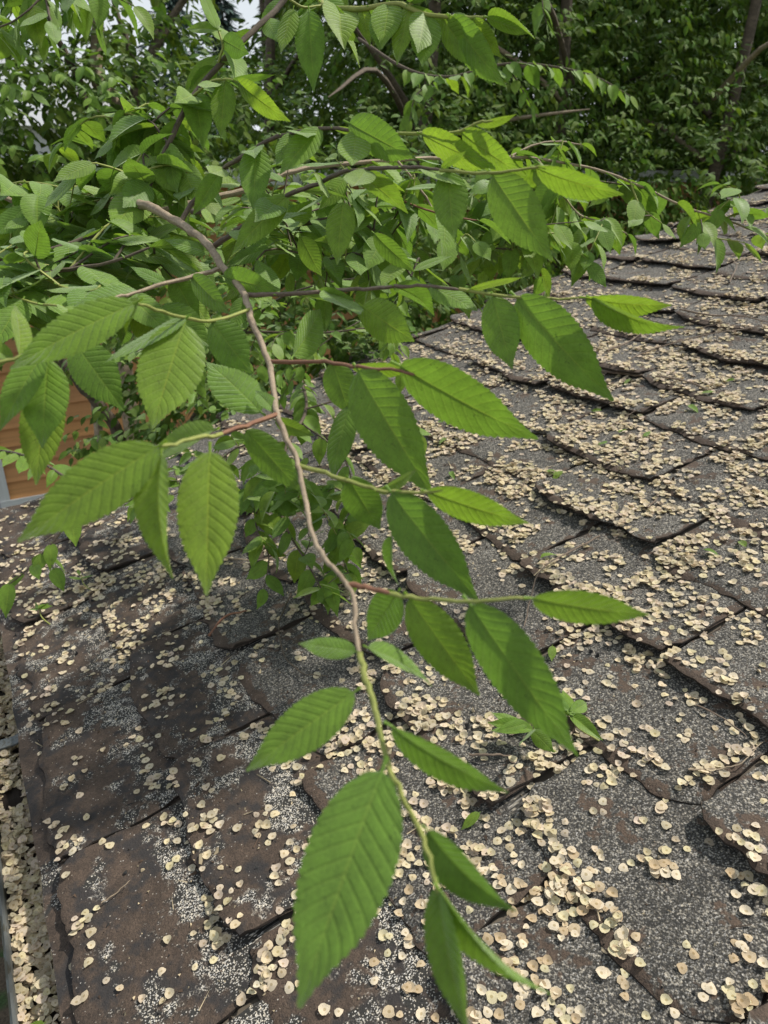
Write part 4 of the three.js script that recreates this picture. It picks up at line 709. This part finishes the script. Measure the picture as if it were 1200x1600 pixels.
// fresh green sprigs lying on the roof
for (const [x, y, label, spread] of [[838, 1168, 'wilted green sprig with folded leaves lying below the big hanging leaf', [[-0.9, 0.2], [-0.75, -0.25], [-0.3, -0.5], [0.2, -0.6], [-1.0, 0.5], [-0.5, -0.05]]], [902, 1150, 'green sprig with spread narrow leaves standing beside the wilted one', [[0.6, 0.5], [-0.2, 0.95], [0.5, -0.7], [-0.5, 0.5], [0.05, 0.9]]], [70, 972, 'tiny green seedling sprouting on the shaded left shingles', [[-0.8, 0.2], [0.5, 0.6], [0.9, 0.2], [-0.3, 0.7]]], [135, 920, 'small green seedling near the shaded roof corner', [[0.8, 0.4], [-0.4, 0.8], [-0.9, 0.1]]]]) {
  const [u, v] = roofHit(x, y), h = roofTop(u, v)[0], c = roofPoint(u, v, h), small = x < 200, g = thing(small ? 'seedling' : 'fallen_sprig', label, small ? 'seedling' : 'sprig', c);
  partW('stem', tube([roofPoint(u - 0.03, v + 0.01, h + 0.002), roofPoint(u, v, h + 0.012), roofPoint(u + 0.012, v + 0.004, h + 0.026)], 0.0013, 0.0008, 6, 5), M.greenTwig, g);
  const rightW = V(1, 0, 0), awayW = V(0, 0, -1);
  for (const [a, b] of spread) { const dir = rightW.clone().multiplyScalar(a).addScaledVector(awayW, b).addScaledVector(N, rr(-0.05, 0.25)); addLeaf(g, pick(HERO), pick(M.leaf), leafMatrix(roofPoint(u + rr(-0.004, 0.01), v, h + rr(0.020, 0.032)), dir, (small ? 0.026 : 0.050) * rr(0.8, 1.15), N.clone().add(V(rr(-0.9, 0.9), 0, rr(-0.6, 0.6))), 0.8)); }
}

// ------------------------------------------------------------------ elm seeds
const seedTex = dataTex(128, 128, (i, j, o) => {
  const x = i / 63.5 - 1, y = j / 63.5 - 1, r = Math.hypot(x, y), a = Math.atan2(y, x), core = 1.5 * smooth(0.34, 0.18, Math.hypot(x - 0.05, y));
  const vein = Math.pow(Math.abs(Math.sin(a * 9 + 2 * vn(r * 5, a * 2))), 10) * 0.14 * smooth(0.25, 0.5, r), n = 0.86 + 0.24 * fbm(i / 14, j / 14);
  o[0] = (0.77 - 0.16 * core - vein) * n; o[1] = (0.665 - 0.16 * core - vein) * n; o[2] = (0.50 - 0.16 * core - vein * 0.9) * n;
});
M.seed = new THREE.MeshPhysicalMaterial({ map: seedTex, roughness: 1, transmission: 0.25, thickness: 0, side: THREE.DoubleSide, specularIntensity: 0.4 });
M.seedTints = [[1, 1, 1], [0.84, 0.78, 0.70], [1.05, 1.04, 1.03], [0.90, 0.93, 0.80], [0.74, 0.66, 0.56]].map(([r, g, b]) => { const m = M.seed.clone(); m.color = lin(r, g, b); return m; });
function seedGeo(cup, fold, wob) {
  const n = 11, pos = [0, 0.05 + cup * 0.1, 0], uv = [0.5, 0.5], idx = [];
  for (const [r, k] of [[0.34, 0], [1, 1]]) for (let i = 0; i < n; i++) {
    const a = i / n * 2 * Math.PI + 0.28; let R = r * (1 + (k ? wob * Math.sin(a * 3 + 1) : 0)); if (k && i === n - 1) R *= 0.78;
    const x = R * Math.cos(a) * 1.06, z = R * Math.sin(a) * 0.94; pos.push(x, (k ? cup + fold * Math.abs(z) + 0.10 * Math.sin(a * 2 + wob * 30) : 0.075), z); uv.push(0.5 + 0.49 * R * Math.cos(a), 0.5 + 0.49 * R * Math.sin(a));
  }
  for (let i = 0; i < n; i++) { const j = (i + 1) % n; idx.push(0, 1 + j, 1 + i, 1 + i, 1 + j, 1 + n + i, 1 + j, 1 + n + j, 1 + n + i); }
  const g = new THREE.BufferGeometry(); g.setAttribute('position', new THREE.Float32BufferAttribute(pos, 3)); g.setAttribute('uv', new THREE.Float32BufferAttribute(uv, 2)); g.setIndex(idx); g.computeVertexNormals(); return g;
}
const SEEDS = [seedGeo(0.03, 0, 0.08), seedGeo(0.26, 0.12, 0.10), seedGeo(-0.05, 0.55, 0.07), seedGeo(0.12, -0.30, 0.13)];
const all = [];   // [matrix, kind, distance, zone]
function lay(p, nrm, tilt) {
  const a = rr(0, 6.283), n = nrm.clone().add(V(rr(-tilt, tilt), rr(-tilt, tilt) * 0.4, rr(-tilt, tilt))).normalize(), X = V(Math.cos(a), 0.1, Math.sin(a)); const r = rr(0.0036, 0.0064);
  return leafMatrix(p, X, r, n, rr(0.85, 1.12));
}
function density(u, v) {        // how thickly the seeds lie, per place on the roof
  const U = u / UNIT, W = v / UNIT;
  const blob = (cu, cv, su, sv) => Math.exp(-(((U - cu) / su) ** 2) - ((W - cv) / sv) ** 2);
  let d = 0.062 + 1.45 * blob(1.30, 1.38, 0.42, 0.45) + 0.3 * blob(1.1, 1.05, 0.35, 0.3) + 0.34 * blob(1.9, 1.9, 0.6, 0.8) + 0.25 * blob(0.75, 1.25, 0.35, 0.4) + 0.38 * blob(0.75, 0.25, 0.2, 0.18) + 0.32 * blob(1.9, -0.1, 0.5, 0.35) + 0.14 * blob(1.6, 1.0, 0.5, 0.5);
  if (W < 0.1 && U < 1.5) d *= 0.95;
  const n = fbm(u * 16 + 31, v * 16 + 77), m = fbm(u * 42 + 11, v * 42 + 5);
  return d * (0.10 + 2.0 * smooth(0.43, 0.64, n)) * (0.15 + 1.8 * smooth(0.44, 0.62, m));
}
{
  let tries = 0, made = 0; const pile = new Map();
  while (tries < 160000) {
    tries++; const u = rr(-0.36, RAKE - 0.01), v = rr(V0 - 0.005, 2.90);
    const [h, t, q, c] = roofTop(u, v); let d = density(u, v);
    if (t) { const lip = Math.max(Math.exp(-(((q - 0.12) / 0.11) ** 2)) * 1.1, Math.exp(-(((q - 0.93) / 0.08) ** 2)) * 1.15); const fav = smooth(0.42, 0.62, vn(t.sd + c * 2.3, t.sd * 3 + Math.round(q))); d = d * (0.55 + 1.4 * lip * fav) + 0.62 * lip * fav * (t.k > 2 ? 1 : 0.2) * smooth(0.3, 0.6, fbm(u * 38, v * 38)); }
    if (rnd() > d) continue;
    const key = Math.round(u / 0.009) * 4096 + Math.round(v / 0.009), n = pile.get(key) || 0; if (n > 4) continue; pile.set(key, n + 1);
    const dense = clamp(d), p = roofPoint(u, v, h + 0.0012 + n * 0.0017 + rnd() * 0.0022 * dense);
    all.push([lay(p, N, 0.16 + 0.42 * clamp(n * 0.35 + dense * 0.4)), Math.floor(rnd() * 4), p.distanceTo(CAM), t && t.worn > 0.5 ? 'worn' : n > 0 || d > 0.55 ? 'drift' : 'apart', p]); made++;
  }
  // drifts that lie along particular shingle edges
  const DRIFTS = [[[[825, 1240], [850, 1300], [900, 1370], [960, 1440], [985, 1500]], 0.016, 150], [[[720, 1320], [790, 1390], [860, 1420], [900, 1450]], 0.034, 130], [[[790, 1480], [830, 1540], [870, 1600]], 0.024, 90], [[[840, 1205], [870, 1185], [905, 1160]], 0.026, 110],
    [[[500, 1185], [560, 1150], [600, 1230]], 0.040, 150], [[[425, 1560], [440, 1500], [462, 1470]], 0.014, 30], [[[640, 1120], [740, 1150], [790, 1130]], 0.030, 110], [[[1060, 1240], [1110, 1210], [1185, 1168]], 0.014, 60], [[[1000, 1190], [1060, 1200]], 0.016, 26], [[[1018, 1352], [1045, 1370]], 0.012, 26],
    [[[1150, 1590], [1205, 1560]], 0.022, 44], [[[1020, 1090], [1100, 1110], [1190, 1160]], 0.022, 56], [[[860, 990], [930, 1000], [960, 960]], 0.026, 100], [[[1040, 960], [1110, 1010]], 0.026, 60], [[[60, 880], [200, 900], [330, 930]], 0.05, 170], [[[1150, 1480], [1190, 1500]], 0.014, 14], [[[300, 1270], [320, 1300], [330, 1370]], 0.014, 16]];
  const PLACES = ['long drift along the lifted shingle lip in front', 'heap below the long lifted lip in front', 'scatter at the lower edge of the picture', 'heap beside the fallen green sprig', 'heap behind the tip of the hanging twig', 'little row beside the largest hanging leaf', 'band across the shingles behind the narrow hanging leaf', 'heap over the straw-coloured stems', 'small heap beside the straw-coloured stems', 'round clump alone on the grey tab', 'heap in the lower corner of the picture', 'band along the lip above the straw-coloured stems', 'heap under the leaf on the longest side twig', 'heap on the tab right of the big hanging leaves', 'wide scatter in the shade near the roof corner', 'loose few at the picture edge above the lower corner', 'little row along a worn brown tab corner'];
  for (const [at0, [px, w, n0]] of DRIFTS.entries()) {
    const n = Math.round(n0 * 0.5);
    const c = new THREE.CatmullRomCurve3(px.map(([x, y]) => { const [u, v] = roofHit(x, y); return V(u, v, 0); }));
    for (let i = 0; i < n; i++) {
      const q = c.getPoint(rnd()), u = q.x + w * (rr(-1, 1) + rr(-1, 1)) * 0.6, v = q.y + w * (rr(-1, 1) + rr(-1, 1)) * 0.6, [h, t] = roofTop(u, v);
      const key = Math.round(u / 0.009) * 4096 + Math.round(v / 0.009), k = pile.get(key) || 0; pile.set(key, k + 1);
      const p = roofPoint(u, v, h + 0.0012 + Math.min(k, 6) * 0.0017 + rnd() * 0.002); all.push([lay(p, N, 0.2 + 0.14 * Math.min(k, 3)), Math.floor(rnd() * 4), p.distanceTo(CAM), at0, p]);
    }
  }
  for (let i = 0; i < 4400; i++) {
    const u = rr(-0.36, RAKE), a = rr(0.006, 0.108); if (vn(u * 14 + 3, a * 25) < 0.12) continue;
    const p = gutterPoint(u, a, gutterTop(u, a) + 0.002 + rnd() * 0.012); all.push([lay(p, UP, 0.85), Math.floor(rnd() * 4), p.distanceTo(CAM), 'gutter', p]);
  }
  console.log('seeds', all.length, tries);
  const words = {
    worn: ['papery cream elm seed lying on the worn brown shingles', 'seeds on the worn brown shingles'],
    drift: ['papery cream elm seed heaped with others on the gritty grey shingles', 'seeds drifted on the grey shingles'],
    apart: ['papery cream elm seed lying apart on the gritty grey shingles', 'single seeds on the grey shingles'],
    gutter: ['papery cream elm seed in the packed gutter', 'seeds in the gutter'],
  };
  const shown = all.filter((s) => { const [x, y] = pixelOf(s[4]); return x > 0 && x < 1200 && y > 0 && y < 1600 && s[3] !== 'gutter'; }).sort((a, b) => a[2] - b[2]).slice(0, 300);
  for (const s of shown) {
    s[5] = 1; const m = shadowed(new THREE.Mesh(SEEDS[s[1]], pick(M.seedTints))); s[0].decompose(m.position, m.quaternion, m.scale); m.name = numbered('elm_seed'); scene.add(m); const place = PLACES[s[3]]; if (place) tag(m, `papery cream elm seed in the ${place}`, 'seed', `seeds of the ${place}`); else tag(m, words[s[3]][0], 'seed', words[s[3]][1]);
  }
  const g = new THREE.Group(); g.name = 'seed_litter'; scene.add(g); tag(g, 'drifts of cream papery elm seeds over the farther shingles and the gutter', 'seeds', null, 'stuff');
  const col = new THREE.Color();
  SEEDS.forEach((geo, k) => {
    const list = all.filter((s) => !s[5] && s[1] === k), im = new THREE.InstancedMesh(geo, M.seed, list.length); im.name = 'seeds'; im.userData.kind = 'stuff';
    list.forEach((s, i) => { im.setMatrixAt(i, s[0]); const b = rr(0.68, 1.06); im.setColorAt(i, col.setRGB(b, b * rr(0.94, 1.02), b * rr(0.82, 1.02))); }); shadowed(im); g.add(im);
  });
}
// crumbs of felt, bark and dry bud scales
{
  const q = new THREE.TetrahedronGeometry(1, 0), u = new THREE.Float32BufferAttribute(new Float32Array(q.attributes.position.count * 2), 2); q.setAttribute('uv', u);
  const im = new THREE.InstancedMesh(q, new THREE.MeshStandardMaterial({ color: lin(1, 1, 1), roughness: 1 }), 11000), m = new THREE.Matrix4(), c = new THREE.Color(), e = new THREE.Euler(), qt = new THREE.Quaternion(); im.name = 'roof_crumbs';
  for (let i = 0; i < 11000; i++) {
    let u2, v2; do { u2 = rr(-0.36, RAKE - 0.01); v2 = rr(V0, 2.7); } while (fbm(u2 * 9, v2 * 9) < rr(0.3, 0.62));
    const h = roofTop(u2, v2)[0], s = rr(0.0007, 0.0022) * (rnd() < 0.06 ? 2.2 : 1); qt.setFromEuler(e.set(rr(0, 6), rr(0, 6), rr(0, 6)));
    if (i < 420) { qt.setFromRotationMatrix(roofBasis).multiply(new THREE.Quaternion().setFromAxisAngle(UP, rr(0, 6.3))); m.compose(roofPoint(u2, v2, h + 0.002), qt, V(rr(0.008, 0.026), rr(0.0005, 0.001), rr(0.0006, 0.0013))); } else m.compose(roofPoint(u2, v2, h + s * 0.3), qt, V(s * rr(0.8, 2.6), s * 0.7, s)); im.setMatrixAt(i, m); const k = rr(0.5, 1.5), t = rnd();
    im.setColorAt(i, t < 0.45 ? c.setRGB(0.07 * k, 0.045 * k, 0.03 * k) : t < 0.62 ? c.setRGB(0.02 * k, 0.02 * k, 0.02 * k) : c.setRGB(0.42 * k, 0.34 * k, 0.22 * k));
  }
  shadowed(im); scene.add(im); tag(im, 'brown and black crumbs of felt and bud scales scattered over the shingles', 'debris', null, 'stuff');
}
renderer.render(scene, camera);
